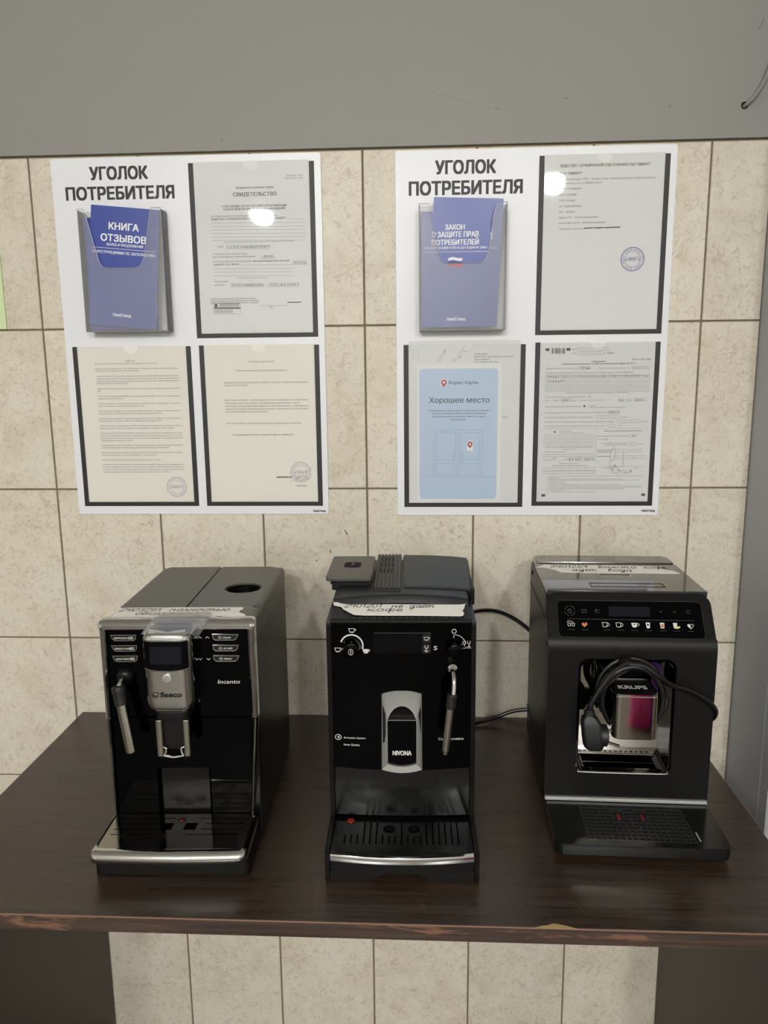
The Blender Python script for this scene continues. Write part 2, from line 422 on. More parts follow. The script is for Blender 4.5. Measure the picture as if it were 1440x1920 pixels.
# pen handwriting, one small set of strokes per letter (x height 1)
def arc(cx, cy, rx, ry, a0, a1, n=8): return [(cx+rx*math.cos(math.radians(a0+(a1-a0)*k/n)), cy+ry*math.sin(math.radians(a0+(a1-a0)*k/n))) for k in range(n+1)]
HAND = {
 '2': (.7, [[(0, 1.3), (.2, 1.6), (.5, 1.5), (.5, 1.1), (.05, 0), (.6, .05)]]), '4': (.7, [[(.1, 1.5), (.05, .7), (.6, .75)], [(.5, 1.5), (.45, 0)]]),
 '0': (.75, [arc(.3, .75, .28, .75, 90, 450, 10)]), '1': (.45, [[(.05, 1.1), (.28, 1.5), (.22, 0)]]),
 '9': (.7, [arc(.28, 1.1, .25, .35, 0, 360, 9)+[(.5, .6), (.3, 0)]]), '5': (.7, [[(.6, 1.5), (.2, 1.5), (.12, .9), (.45, .85), (.5, .3), (.3, 0), (0, .1)]]),
 '6': (.7, [[(.5, 1.5), (.15, .9), (.05, .4)]+arc(.3, .35, .25, .35, 180, 520, 9)]),
 'п': (.85, [[(0, 0), (.05, 1)], [(.04, .6), (.3, 1), (.48, .8), (.5, .1), (.7, .1)]]), 'о': (.75, [arc(.3, .5, .28, .5, 90, 450, 9)+[(.65, .8)]]),
 'л': (.8, [[(-.05, .05), (.15, .2), (.3, 1), (.5, .05), (.75, .15)]]), 'н': (.85, [[(.05, 1), (0, 0)], [(.02, .5), (.5, .5)], [(.52, 1), (.5, .05), (.75, .15)]]),
 'с': (.65, [arc(.35, .5, .32, .5, 50, 320, 8)+[(.7, .4)]]), 'т': (1.1, [[(0, 0), (.06, 1)], [(.04, .6), (.25, 1), (.35, .8), (.35, 0)], [(.36, .6), (.58, 1), (.7, .8), (.7, .1), (.95, .15)]]),
 'ь': (.65, [[(.02, 1), (.02, 0), (.35, 0), (.42, .3), (.3, .5), (.05, .48)]]), 'ю': (1.1, [[(.02, 1), (0, 0)], [(0, .5), (.3, .5)], arc(.6, .5, .28, .5, 180, 540, 9)]),
 'б': (.75, [arc(.3, .4, .28, .4, 100, 460, 9), [(.05, .6), (.15, 1.3), (.6, 1.6)]]), 'у': (.75, [[(.02, 1), (.2, .3), (.3, .3)], [(.55, 1), (.3, -.4), (.1, -.7), (0, -.4)]]),
 'ж': (1.0, [[(0, 1), (.4, .5), (0, 0)], [(.42, 1), (.42, 0)], [(.85, 1), (.45, .5), (.9, 0)]]), 'и': (.85, [[(.05, 1), (.03, .1), (.2, .05), (.5, 1)], [(.5, 1), (.5, .05), (.75, .15)]]),
 'е': (.65, [[(.05, .45), (.5, .55), (.45, .95), (.2, 1), (.03, .5), (.15, .03), (.55, .2)]]), 'д': (.8, [arc(.28, .5, .25, .48, 60, 400, 9), [(.55, 1), (.5, -.4), (.25, -.7), (.1, -.4), (.7, .2)]]),
 'к': (.8, [[(.05, 1), (0, 0)], [(.6, .95), (.1, .5), (.6, .05), (.75, .15)]]), 'ф': (1.0, [arc(.22, .5, .2, .45, 0, 360, 8), [(.45, 1.4), (.42, -.7)], arc(.66, .5, .2, .45, 180, 540, 8)]),
 'в': (.7, [[(.05, 0), (.1, 1.3), (.35, 1.4), (.3, .9), (.1, .75)], [(.1, .75), (.5, .6), (.45, .05), (.05, 0)]]), 'м': (1.0, [[(0, 0), (.2, 1), (.42, .2), (.65, 1), (.75, .05), (.95, .15)]]),
 'а': (.75, [arc(.28, .5, .26, .48, 30, 390, 9), [(.54, 1), (.54, .05), (.75, .15)]]), 'ё': (.65, [[(.05, .45), (.5, .55), (.45, .95), (.2, 1), (.03, .5), (.15, .03), (.55, .2)], [(.12, 1.3), (.18, 1.35)], [(.4, 1.3), (.46, 1.35)]]),
 ' ': (.7, []),
}
def handwrite(txt, x0, x1, z, h, w, slope=0.):
    tot = sum(HAND[c][0] for c in txt); k = (x1-x0)/tot; x = x0; out = []
    for c in txt:
        a, st = HAND[c]
        for s_ in st: out.append(('s', [(x+p[0]*k+p[1]*h*.18, z+p[1]*h+(x-x0)*slope) for p in s_], w))
        x += a*k
    return out
# ------------------------------------------------------------------ print on the documents (text, x0, x1, baseline, cap height, bold; mm on the wall)
DOC = {
 'cert': [('Форма № 1-1-Учет', 466.1, 494.9, 1742.1, 2.8, 0), ('Код по КНД 1121007', 462.6, 494.8, 1737.7, 2.8, 0), ('Федеральная налоговая служба', 374.8, 442.0, 1723.5, 3.6, 1), ('СВИДЕТЕЛЬСТВО', 369.3, 447.5, 1710.6, 6.8, 1), ('О ПОСТАНОВКЕ НА УЧЕТ РОССИЙСКОЙ ОРГАНИЗАЦИИ', 348.2, 464.4, 1692.5, 3.8, 1), ('В НАЛОГОВОМ ОРГАНЕ ПО МЕСТУ ЕЕ НАХОЖДЕНИЯ', 350.8, 462.0, 1687.4, 3.8, 1), ('Настоящее свидетельство подтверждает, что российская организация', 327.7, 446.2, 1676.6, 3.0, 0), ('ОБЩЕСТВО С ОГРАНИЧЕННОЙ ОТВЕТСТВЕННОСТЬЮ "СМФАРТ"', 327.5, 462.7, 1671.1, 3.6, 1), ('(полное наименование российской организации в соответствии с учредительными документами)', 349.4, 475.4, 1632.8, 1.9, 0), ('ОГРН', 337.2, 347.6, 1624.1, 3.0, 0), ('поставлена на учет в соответствии с', 327.8, 389.8, 1612.0, 2.8, 0), ('Налоговым кодексом Российской Федерации', 327.5, 405.2, 1607.2, 2.8, 0), ('28.01.2021', 420.3, 437.2, 1607.3, 3.0, 1), ('(число, месяц, год)', 414.5, 440.8, 1603.9, 1.9, 0), ('в налоговом органе по месту нахождения', 328.1, 398.3, 1599.2, 2.8, 0), ('Инспекция Федеральной налоговой', 400.8, 466.0, 1598.8, 3.0, 1), ('службы № 13 по г. Москве', 328.2, 374.5, 1593.9, 3.0, 1), ('(наименование налогового органа и его код)', 370.6, 425.4, 1570.6, 1.7, 0), ('и ей присвоен', 327.6, 354.2, 1564.4, 2.8, 0), ('ИНН/КПП', 327.8, 346.3, 1558.0, 2.8, 0), ('/', 421.5, 423.4, 1556.4, 3.4, 0), ('Старший государственный налоговый инспектор', 319.0, 402.8, 1534.3, 2.8, 0), ('отдела формирования для Межрайонной инспекции', 319.2, 407.8, 1530.5, 2.8, 0), ('Федеральной налоговой службы № 46 по г. Москве', 319.0, 406.7, 1526.8, 2.8, 0), ('МП', 428.2, 433.9, 1517.9, 2.7, 0), ('1177746800447', 355.1, 431.2, 1623.2, 3.0, 0), ('7713', 474.3, 495.8, 1594.5, 3.0, 0), ('7751088580', 359.6, 417.4, 1557.1, 3.0, 0), ('771301001', 428.8, 480.6, 1556.8, 3.0, 0)],
 'cert_seg': [(327.6, 1666.6, 497.2, 1664.5), (327.3, 1660.5, 497.1, 1658.3), (327.0, 1654.8, 496.9, 1652.7), (326.7, 1648.8, 496.7, 1646.7), (326.4, 1642.8, 496.6, 1640.7), (326.1, 1636.6, 496.4, 1634.6), (328.1, 1587.9, 472.1, 1586.1), (327.9, 1582.3, 471.9, 1580.5), (327.5, 1575.6, 471.7, 1573.9), (413.6, 1606.9, 441.8, 1606.8), (411.2, 1522.3, 458.7, 1522.3), (463.7, 1671.1, 496.1, 1670.8), (375.4, 1593.8, 471.4, 1592.7), (353.8, 1628.3, 432.2, 1626.9), (353.5, 1622.2, 432.0, 1620.8), (353.8, 1628.3, 353.5, 1622.2), (359.8, 1628.2, 359.5, 1622.1), (365.9, 1628.0, 365.6, 1622.0), (371.9, 1627.9, 371.6, 1621.9), (378.0, 1627.8, 377.7, 1621.8), (384.0, 1627.7, 383.7, 1621.7), (390.0, 1627.6, 389.8, 1621.6), (396.1, 1627.5, 395.8, 1621.5), (402.1, 1627.4, 401.9, 1621.4), (408.1, 1627.3, 407.9, 1621.3), (414.2, 1627.2, 413.9, 1621.2), (420.2, 1627.1, 420.0, 1621.0), (426.2, 1627.0, 426.0, 1620.9), (432.2, 1626.9, 432.0, 1620.8), (473.1, 1598.9, 497.2, 1598.5), (472.9, 1593.6, 497.1, 1593.2), (473.1, 1598.9, 472.9, 1593.6), (479.1, 1598.8, 478.9, 1593.5), (485.1, 1598.7, 485.0, 1593.4), (491.2, 1598.6, 491.0, 1593.3), (497.2, 1598.5, 497.1, 1593.2), (358.4, 1562.0, 418.4, 1561.0), (358.1, 1556.2, 418.2, 1555.2), (358.4, 1562.0, 358.1, 1556.2), (364.4, 1561.9, 364.1, 1556.1), (370.4, 1561.8, 370.2, 1556.0), (376.4, 1561.7, 376.2, 1555.9), (382.4, 1561.6, 382.2, 1555.8), (388.4, 1561.5, 388.2, 1555.7), (394.4, 1561.4, 394.2, 1555.6), (400.4, 1561.3, 400.2, 1555.5), (406.4, 1561.2, 406.2, 1555.4), (412.4, 1561.1, 412.2, 1555.3), (418.4, 1561.0, 418.2, 1555.2), (427.9, 1561.8, 481.7, 1561.0), (427.7, 1555.6, 481.5, 1554.8), (427.9, 1561.8, 427.7, 1555.6), (433.9, 1561.7, 433.7, 1555.6), (439.9, 1561.6, 439.7, 1555.5), (445.9, 1561.5, 445.6, 1555.4), (451.8, 1561.4, 451.6, 1555.3), (457.8, 1561.3, 457.6, 1555.2), (463.8, 1561.2, 463.6, 1555.1), (469.7, 1561.1, 469.5, 1555.0), (475.7, 1561.0, 475.5, 1554.9), (481.7, 1561.0, 481.5, 1554.8), (325.3, 1528.4, 374.9, 1527.7), (324.3, 1509.0, 374.0, 1508.3), (325.3, 1528.4, 324.3, 1509.0), (374.9, 1527.7, 374.0, 1508.3)],
 'cert_bar': [(325.4, 1519.3, 373.4, 1518.6, 2.4), (335.2, 1526.8, 372.4, 1526.3, 0.9), (335.1, 1524.6, 372.3, 1524.1, 0.9), (335.0, 1522.6, 372.2, 1522.1, 0.9), (326.0, 1515.8, 360.4, 1515.3, 0.7), (325.9, 1513.6, 360.3, 1513.1, 0.7), (325.8, 1511.4, 360.2, 1510.9, 0.7), (460.8, 1527.4, 485.4, 1527.4, 1.6)],
 'cert_stamp': [(328.4, 1524.7, 3.2)],
 'price': [('Прайс-лист', 153.7, 173.0, 1425.4, 2.8, 0), ('Выезд специалиста компании для оценки оборудования в СПб, от 500 р.', 95.8, 213.9, 1420.8, 2.4, 0), ('Диагностика с разбором от 1500. Первичный осмотр или проверка предварительная,', 96.4, 252.7, 1411.5, 2.4, 0), ('неисправности определяются от причины 1000 р.', 96.0, 179.0, 1407.5, 2.4, 0), ('Комплексное техническое обслуживание автоматической бытовой кофемашины включает:', 97.2, 252.8, 1397.8, 2.4, 0), ('бригадное мероприятие. Полная разборка, дефектовка, чистка блоков, промывка гидросистемы,', 96.8, 253.4, 1393.2, 2.4, 0), ('смазка, сальниковых, сборка, проверка давления работы. Настройка. Оборудование', 96.4, 253.1, 1388.6, 2.4, 0), ('проверка заданного смысл, от 3500 р.', 96.4, 156.2, 1384.5, 2.4, 0), ('Замена прокладок мотора от каждого агрегата, включая или иные дополнительные работы,', 96.6, 253.2, 1374.8, 2.4, 0), ('500 р.', 96.8, 105.1, 1370.6, 2.4, 0), ('Чистка от накипи декальцинирование 2500 внешняя промывка система предварительно', 97.0, 253.3, 1360.8, 2.4, 0), ('нагрева установлена 2000 р.', 96.6, 145.3, 1356.5, 2.4, 0), ('Чистка молочной системы декальцинация, тестирование и заправление. Устранение', 96.5, 253.5, 1347.1, 2.4, 0), ('протечки, замена, настройка приготовления, 1500 р.', 96.1, 185.7, 1342.6, 2.4, 0), ('Обслуживание заварного устройства. Полная разборка, замена от полной смазки и', 96.7, 253.6, 1333.3, 2.4, 0), ('настройка узлов, сборка, проверка, устанавливается предложение 2500 р.', 96.3, 216.8, 1328.7, 2.4, 0), ('Обслуживание кофемолки. Настройка заварного устройства, замена от полной очистки и', 96.1, 253.3, 1319.3, 2.4, 0), ('настройка узлов, очистка, замена, устанавливается проверка 2500 р.', 96.1, 217.3, 1314.9, 2.4, 0), ('Обслуживание роторов помпы, замена уплотнителей комплекта при замене, клапана', 96.4, 253.4, 1305.7, 2.4, 0), ('настройка узлов, очистка, сборка, устанавливается через от 1000 до 3000 р.', 96.4, 239.6, 1301.0, 2.4, 0), ('Программное обновление, ремонт электронного устройства с заменой узла. Блоки', 96.2, 253.4, 1291.8, 2.4, 0), ('Дополнительные ремонтные работы, установка блоков питания необходимые, замена деталей', 96.4, 253.1, 1287.0, 2.4, 0), ('Замена, на многих дополнительных запчастей устанавливается, разборка заменой', 96.4, 253.4, 1282.3, 2.4, 0), ('температурных выпуск от 1500 р.', 97.0, 158.0, 1278.1, 2.4, 0), ('Обслуживание заварного устройства с датчиками давления. Диагностика дисплея, ремонт', 96.8, 253.5, 1268.8, 2.4, 0), ('комплекса управления. Замена блока управления клапана, прошивка 3000р.', 96.5, 227.1, 1264.3, 2.4, 0), ('Обслуживание капучинатора устройства, замена и для подачи, чистка каналов и трубок.', 96.1, 252.7, 1255.0, 2.4, 0), ('доставка сервисного, стоимость варианта, обычно 2000 р.', 96.1, 202.0, 1250.3, 2.4, 0), ('Ремонт кофемолки. Полная настройка под кофемашину от 1 500 р.', 96.4, 207.9, 1241.0, 2.4, 0), ('Комплексное техническое обслуживание профессиональной кофемашины.', 96.2, 252.3, 1232.0, 2.4, 0), ('Установка, ремонтная, монтажная. Обслуживание. В работу всё направляется и устраняется', 96.4, 253.0, 1227.4, 2.4, 0), ('настройка. Серьезная разборка, диагностический анализ проблемы, замена новой системой', 96.3, 253.1, 1222.7, 2.4, 0), ('замена неисправных деталей, наладка, цена монтажа от под от 25 000 р.', 96.1, 226.2, 1218.1, 2.4, 0)],
 'price_stamp': [(236.6, 1190.1, 19.5)],
 'cost': [('Стоимость диагностики', 384.1, 432.3, 1421.6, 3.0, 0), ('Первичная (визуальная) диагностика-бесплатно.', 360.2, 456.1, 1405.4, 3.0, 0), ('Аппаратная диагностика (разбор аппарата и осмотр), оценивается в размере', 336.8, 493.3, 1383.7, 3.0, 0), ('одной тысячи рублей!', 337.1, 380.8, 1378.7, 3.0, 0), ('Две тысячи рублей - бензиновая техника (газонокосилки, мотоблоки,', 336.7, 493.3, 1351.5, 3.0, 0), ('снегоходы, лодочные моторы, снегоуборщики, мотопомпы), а также', 337.3, 477.8, 1345.8, 3.0, 0), ('принтеры, посудомоечные машины, парогенераторы, кофемашины', 338.0, 493.6, 1340.4, 3.0, 0), ('автоматические и суперавтоматические, телевизоры от 65 дюймов,', 337.7, 493.4, 1335.0, 3.0, 0), ('крупногабаритная техника (более 30кг)', 337.8, 417.1, 1329.9, 3.0, 0), ('Пять тысяч рублей- райдеры, мини тракторы, квадроциклы, снегоходы.', 337.7, 480.3, 1308.4, 3.0, 0), ('В случае ремонта взнос за диагностику не взимается!', 349.6, 463.2, 1287.0, 3.0, 1), ('22.09.2024', 465.1, 486.0, 1190.3, 3.0, 1)],
 'cost_stamp': [(475.7, 1217.3, 19.5)],
 'cost_bar': [(429.7, 1208.2, 451.4, 1208.2, 2.2), (453.2, 1208.2, 457.5, 1208.2, 2.2)],
 'cost_sign': [[(454.8, 1198.9), (465.1, 1203.5), (482.1, 1215.5), (498.1, 1227.4)], [(460.6, 1205.4), (465.4, 1211.8), (467.0, 1204.4), (470.9, 1212.7), (472.6, 1205.3), (478.3, 1209.9), (493.8, 1204.7)], [(465.0, 1200.7), (474.5, 1209.0), (487.5, 1211.8), (474.3, 1200.7), (489.2, 1204.4)]],
 'company': [('ОБЩЕСТВО С ОГРАНИЧЕННОЙ ОТВЕТСТВЕННОСТЬЮ "СМФАРТ"', 942.6, 1096.7, 1746.4, 4.7, 1), ('ООО "СМФАРТ"', 942.4, 981.0, 1734.1, 4.7, 1), ('Юридический адрес: 127007, г. Москва, вн.тер.г. муниципальный округ Бескудниковский ш.', 942.4, 1106.6, 1725.3, 3.2, 0), ('Дмитровское, д. 62, к. 3, ПОМЕЩ/К 4/А-30', 942.6, 1014.4, 1718.8, 3.2, 0), ('ОГРН 1177746800447', 942.8, 980.7, 1709.6, 3.2, 0), ('ИНН 7751088580', 943.1, 972.5, 1699.8, 3.2, 0), ('КПП 771301001', 943.1, 970.2, 1690.3, 3.2, 0), ('АО "ТИНЬКОФФ БАНК"', 943.4, 983.0, 1680.9, 3.2, 0), ('БИК    044525974', 943.1, 970.9, 1671.4, 3.2, 0), ('Корр Сч №    30101810145250000974', 943.1, 1011.0, 1662.2, 3.2, 0), ('Расчетный счет №   40702810810000205443', 943.3, 1023.3, 1653.2, 3.2, 0), ('Генеральный директор', 944.0, 984.4, 1643.7, 2.8, 0)],
 'company_bar': [(986.7, 1645.4, 1002.8, 1645.8, 1.9), (1005.0, 1645.7, 1021.1, 1645.8, 1.9), (1023.2, 1645.7, 1049.6, 1646.3, 1.9)],
 'company_stamp': [(1073.2, 1592.1, 20.5)],
 'charter': [('УТВЕРЖДЕН', 798.3, 822.3, 1430.3, 2.8, 0), ('Решением №1 единственного учредителя', 798.3, 868.6, 1426.0, 2.7, 0), ('ООО «СМФАРТ»', 798.4, 828.5, 1420.9, 2.8, 0), ('от 11 сентября 2017 года', 798.4, 840.5, 1416.5, 2.7, 0), ('ью', 851.7, 861.1, 1316.7, 2.7, 1)],
 'card': [('Яндекс Карты', 752.3, 805.2, 1378.3, 6.0, 0), ('Хорошее место', 716.9, 826.8, 1344.7, 10.3, 0), ('Это наклейка на входную дверь. Она расскажет клиентам,', 714.6, 827.1, 1329.3, 3.0, 0), ('что вашу компанию особенно любят пользователи', 721.0, 821.3, 1324.0, 3.0, 0), ('Яндекс Карт: высоко оценивают, хвалят в отзывах', 722.3, 819.6, 1318.3, 3.0, 0), ('и рекомендуют.', 755.3, 785.9, 1312.9, 3.0, 0)],
 'card_seg': [(726.8, 1294.6, 815.2, 1294.9), (726.8, 1294.6, 725.2, 1207.7), (815.2, 1294.9, 813.6, 1206.9), (770.1, 1294.3, 768.6, 1207.0), (730.4, 1291.0, 766.2, 1290.8), (730.4, 1291.0, 729.6, 1239.6), (766.2, 1290.8, 764.7, 1239.8), (729.6, 1239.6, 764.7, 1239.8), (774.2, 1290.4, 810.8, 1290.1), (774.2, 1290.4, 773.4, 1239.4), (810.8, 1290.1, 809.3, 1239.3), (773.4, 1239.4, 809.3, 1239.3), (729.6, 1232.9, 764.8, 1232.7), (729.6, 1232.9, 728.8, 1212.3), (764.8, 1232.7, 764.0, 1212.2), (728.8, 1212.3, 764.0, 1212.2), (773.4, 1232.7, 809.0, 1232.6), (773.4, 1232.7, 772.9, 1211.8), (809.0, 1232.6, 808.5, 1211.7), (772.9, 1211.8, 808.5, 1211.7), (697.4, 1208.2, 840.6, 1207.2), (761.1, 1252.1, 768.2, 1252.5), (761.1, 1252.1, 760.6, 1235.8), (760.6, 1235.8, 768.0, 1235.4), (763.8, 1248.5, 763.3, 1238.6), (771.8, 1252.4, 779.0, 1251.7), (779.0, 1251.7, 778.6, 1235.8), (778.6, 1235.8, 771.1, 1234.9), (775.8, 1248.5, 775.5, 1238.5), (724.1, 1277.6, 723.8, 1269.5), (815.4, 1277.1, 815.2, 1269.0), (723.9, 1229.6, 723.5, 1225.1), (815.1, 1231.1, 814.8, 1225.6)],
 'card_pin': [(743.8, 1381.7, 5.5), (792.3, 1268.6, 5.0)],
 'card_rect': [(701.0, 1407.2), (843.5, 1405.8), (840.7, 1165.2), (697.5, 1166.4)],
 'card_paper': [(696.0, 1415.3), (850.7, 1413.7), (848.2, 1159.7), (692.8, 1159.9)],
 'card_flag': [(787.1, 1268.2), (797.8, 1268.2), (797.6, 1254.7), (792.2, 1258.3), (786.9, 1255.1)],
 'charter_scr': [[(730.1, 1417.0), (737.1, 1429.0), (736.2, 1433.4)], [(736.3, 1418.7), (742.4, 1432.4), (744.1, 1441.0)], [(742.4, 1434.2), (746.7, 1440.1), (745.9, 1433.3), (742.4, 1434.2)], [(758.3, 1418.4), (762.6, 1423.6), (763.5, 1420.1)], [(767.0, 1421.8), (773.9, 1435.5), (780.9, 1445.8)], [(768.8, 1425.2), (775.7, 1429.5), (772.3, 1423.5)], [(777.4, 1438.9), (784.4, 1436.3), (788.8, 1440.5)], [(687.8, 1439.9), (687.8, 1424.4)], [(696.1, 1440.7), (696.6, 1429.1)]],
 'form': [('ИНН', 973.8, 981.6, 1437.0, 2.3, 0), ('КПП', 974.0, 981.3, 1429.8, 2.3, 0), ('Стр.', 1027.6, 1033.6, 1429.7, 2.3, 0), ('001', 1036.2, 1048.3, 1429.3, 3.6, 0), ('Форма по КНД 1150001', 1080.3, 1113.6, 1418.4, 2.3, 1), ('Уведомление', 1010.0, 1034.2, 1415.1, 3.0, 1), ('о переходе на упрощенную систему налогообложения (форма № 26.2-1)', 954.7, 1088.2, 1411.1, 3.0, 1), ('Представляется в налоговый орган, код', 928.5, 985.3, 1403.6, 2.3, 0), ('7746', 988.8, 1007.0, 1403.1, 3.6, 0), ('Признак налогоплательщика (код)', 1022.3, 1070.1, 1403.3, 2.3, 0), ('2', 1074.1, 1076.5, 1402.9, 3.2, 0), ('Заявителем является', 1080.9, 1109.6, 1405.5, 2.1, 0), ('юридическое лицо', 1081.1, 1112.4, 1402.4, 2.1, 0), ('В соответствии с положениями статей 346.12 и 346.13 главы 26.2 Налогового кодекса Российской Федерации', 928.2, 1084.3, 1395.5, 2.5, 0), ('(наименование организации или фамилия, имя, отчество индивидуального предпринимателя)', 964.2, 1078.2, 1360.0, 2.0, 0), ('переходит на упрощенную систему налогообложения', 928.1, 1001.1, 1352.5, 2.3, 0), ('2', 1006.9, 1009.9, 1351.6, 3.6, 0), ('где: 1 - с 1 января', 928.7, 953.2, 1346.4, 2.0, 0), ('20--', 957.6, 976.9, 1346.3, 3.2, 0), ('года;    2 - с даты постановки на налоговый учет;    3 - с', 977.7, 1045.8, 1346.5, 2.0, 0), ('01', 1060.6, 1069.3, 1345.6, 3.2, 0), ('--', 1075.4, 1083.2, 1345.8, 3.2, 0), ('20--', 1089.0, 1109.2, 1345.6, 3.2, 0), ('В качестве объекта налогообложения выбраны', 928.1, 993.0, 1335.2, 2.3, 0), ('1', 997.4, 1000.9, 1335.1, 3.6, 0), ('1 - доходы', 1006.1, 1020.9, 1336.6, 2.0, 0), ('2 - доходы, уменьшенные на величину расходов', 1006.2, 1072.5, 1333.7, 2.0, 0), ('Год подачи уведомления о переходе на упрощенную систему налогообложения', 927.2, 1038.0, 1324.1, 2.3, 0), ('2017', 1042.4, 1062.5, 1323.8, 3.6, 0), ('Получено доходов за девять месяцев года подачи уведомления', 927.4, 1015.6, 1315.7, 2.3, 0), ('рублей', 1065.5, 1076.0, 1315.6, 2.1, 0), ('Остаточная стоимость основных средств на 1 октября года подачи уведомления составляет', 927.6, 1054.5, 1307.4, 2.3, 0), ('рублей', 1103.4, 1113.8, 1307.5, 2.1, 0), ('На 1 странице с приложением подтверждающего документа или его копии на', 927.8, 1037.3, 1299.9, 2.1, 0), ('листах', 1059.2, 1067.9, 1300.2, 2.1, 0), ('1 - налогоплательщик', 954.6, 977.9, 1291.0, 2.0, 0), ('2 - представитель налогоплательщика', 954.7, 1000.0, 1287.4, 2.0, 0), ('1', 945.8, 948.8, 1288.7, 3.2, 0), ('Заполняется работником налогового органа', 1036.3, 1103.4, 1290.4, 2.3, 1), ('Данное уведомление представлено (код)', 1024.7, 1081.9, 1281.1, 2.1, 0), ('01', 1087.2, 1093.3, 1280.8, 3.2, 0), ('на 1 странице', 1024.9, 1044.5, 1275.6, 2.1, 0), ('с приложением подтверждающего', 1032.5, 1078.7, 1268.0, 2.0, 0), ('документа или его копии на', 1039.7, 1078.9, 1264.6, 2.0, 0), ('листах', 1098.4, 1108.0, 1266.6, 2.0, 0), ('(фамилия, имя, отчество руководителя организации/представителя)', 930.7, 1017.4, 1261.0, 1.8, 0), ('налогоплательщика', 961.0, 986.5, 1257.3, 1.8, 0), ('Номер контактного телефона', 928.6, 968.5, 1252.6, 2.1, 0), ('Дата представления', 1025.0, 1053.2, 1255.4, 2.1, 1), ('уведомления', 1025.2, 1049.9, 1251.8, 2.1, 1), ('Зарегистрировано', 1025.5, 1050.2, 1243.9, 2.1, 1), ('Подпись', 928.1, 939.7, 1238.4, 2.1, 0), ('Дата', 965.1, 971.7, 1238.5, 2.1, 0), ('31.07', 973.4, 996.5, 1237.8, 3.6, 0), ('2017', 1001.8, 1020.4, 1237.8, 3.6, 0), ('Наименование документа,', 956.5, 992.7, 1230.9, 2.0, 0), ('подтверждающего полномочия представителя', 942.3, 1007.6, 1227.0, 2.0, 0), ('Фамилия, И. О.', 1039.7, 1060.9, 1222.4, 1.8, 0), ('Подпись', 1091.8, 1101.5, 1222.5, 1.8, 0), ('1 - указывается код, присвоенный при постановке на учет в налоговом органе, который указывается в уведомлении на странице, заявителем', 936.1, 1111.0, 1207.6, 1.6, 0), ('налогоплательщиком.', 937.1, 958.5, 1204.6, 1.6, 0), ('2 - при указании кода признака заявителя; уведомление, поданное одновременно с документами на государственную регистрацию', 934.5, 1074.2, 1202.2, 1.6, 0), ('3 - при переходе на упрощенную систему налогообложения с начала года, следующего за годом подачи, применяется организацией', 934.5, 1103.5, 1200.0, 1.6, 0), ('4 - отчество указывается', 935.5, 969.5, 1196.9, 1.6, 0), ('5 - указывается при наличии.', 934.7, 971.3, 1194.1, 1.6, 0), ('6 - не заполняется при подаче уведомления одновременно с документами на государственную регистрацию организации', 934.8, 1072.0, 1191.5, 1.6, 0), ('7 - заполняется в случае представления уведомления о переходе на упрощенную систему налогообложения до конца календарного года', 934.8, 1111.1, 1189.0, 1.6, 0), ('уведомление по установленной форме представляется не позднее срока, применяется налогоплательщиком, изменившим свое место', 937.6, 1107.7, 1186.3, 1.6, 0), ('8 - к уведомлению прилагается документ, подтверждающий полномочия представителя заявителя при подаче его', 935.0, 1076.8, 1183.8, 1.6, 0), ('9 - указывается код', 935.1, 968.2, 1181.0, 1.6, 0), ('10 - не представляется при наличии сведений о постановке на учет', 935.1, 1029.0, 1178.2, 1.6, 0), ('ОБЩЕСТВО С ОГРАНИЧЕННОЙ ОТВЕТСТВЕННОСТЬЮ', 930.1, 1113.1, 1388.5, 3.2, 0), ('"СМФАРТ"', 931.2, 963.5, 1380.1, 3.2, 0)],
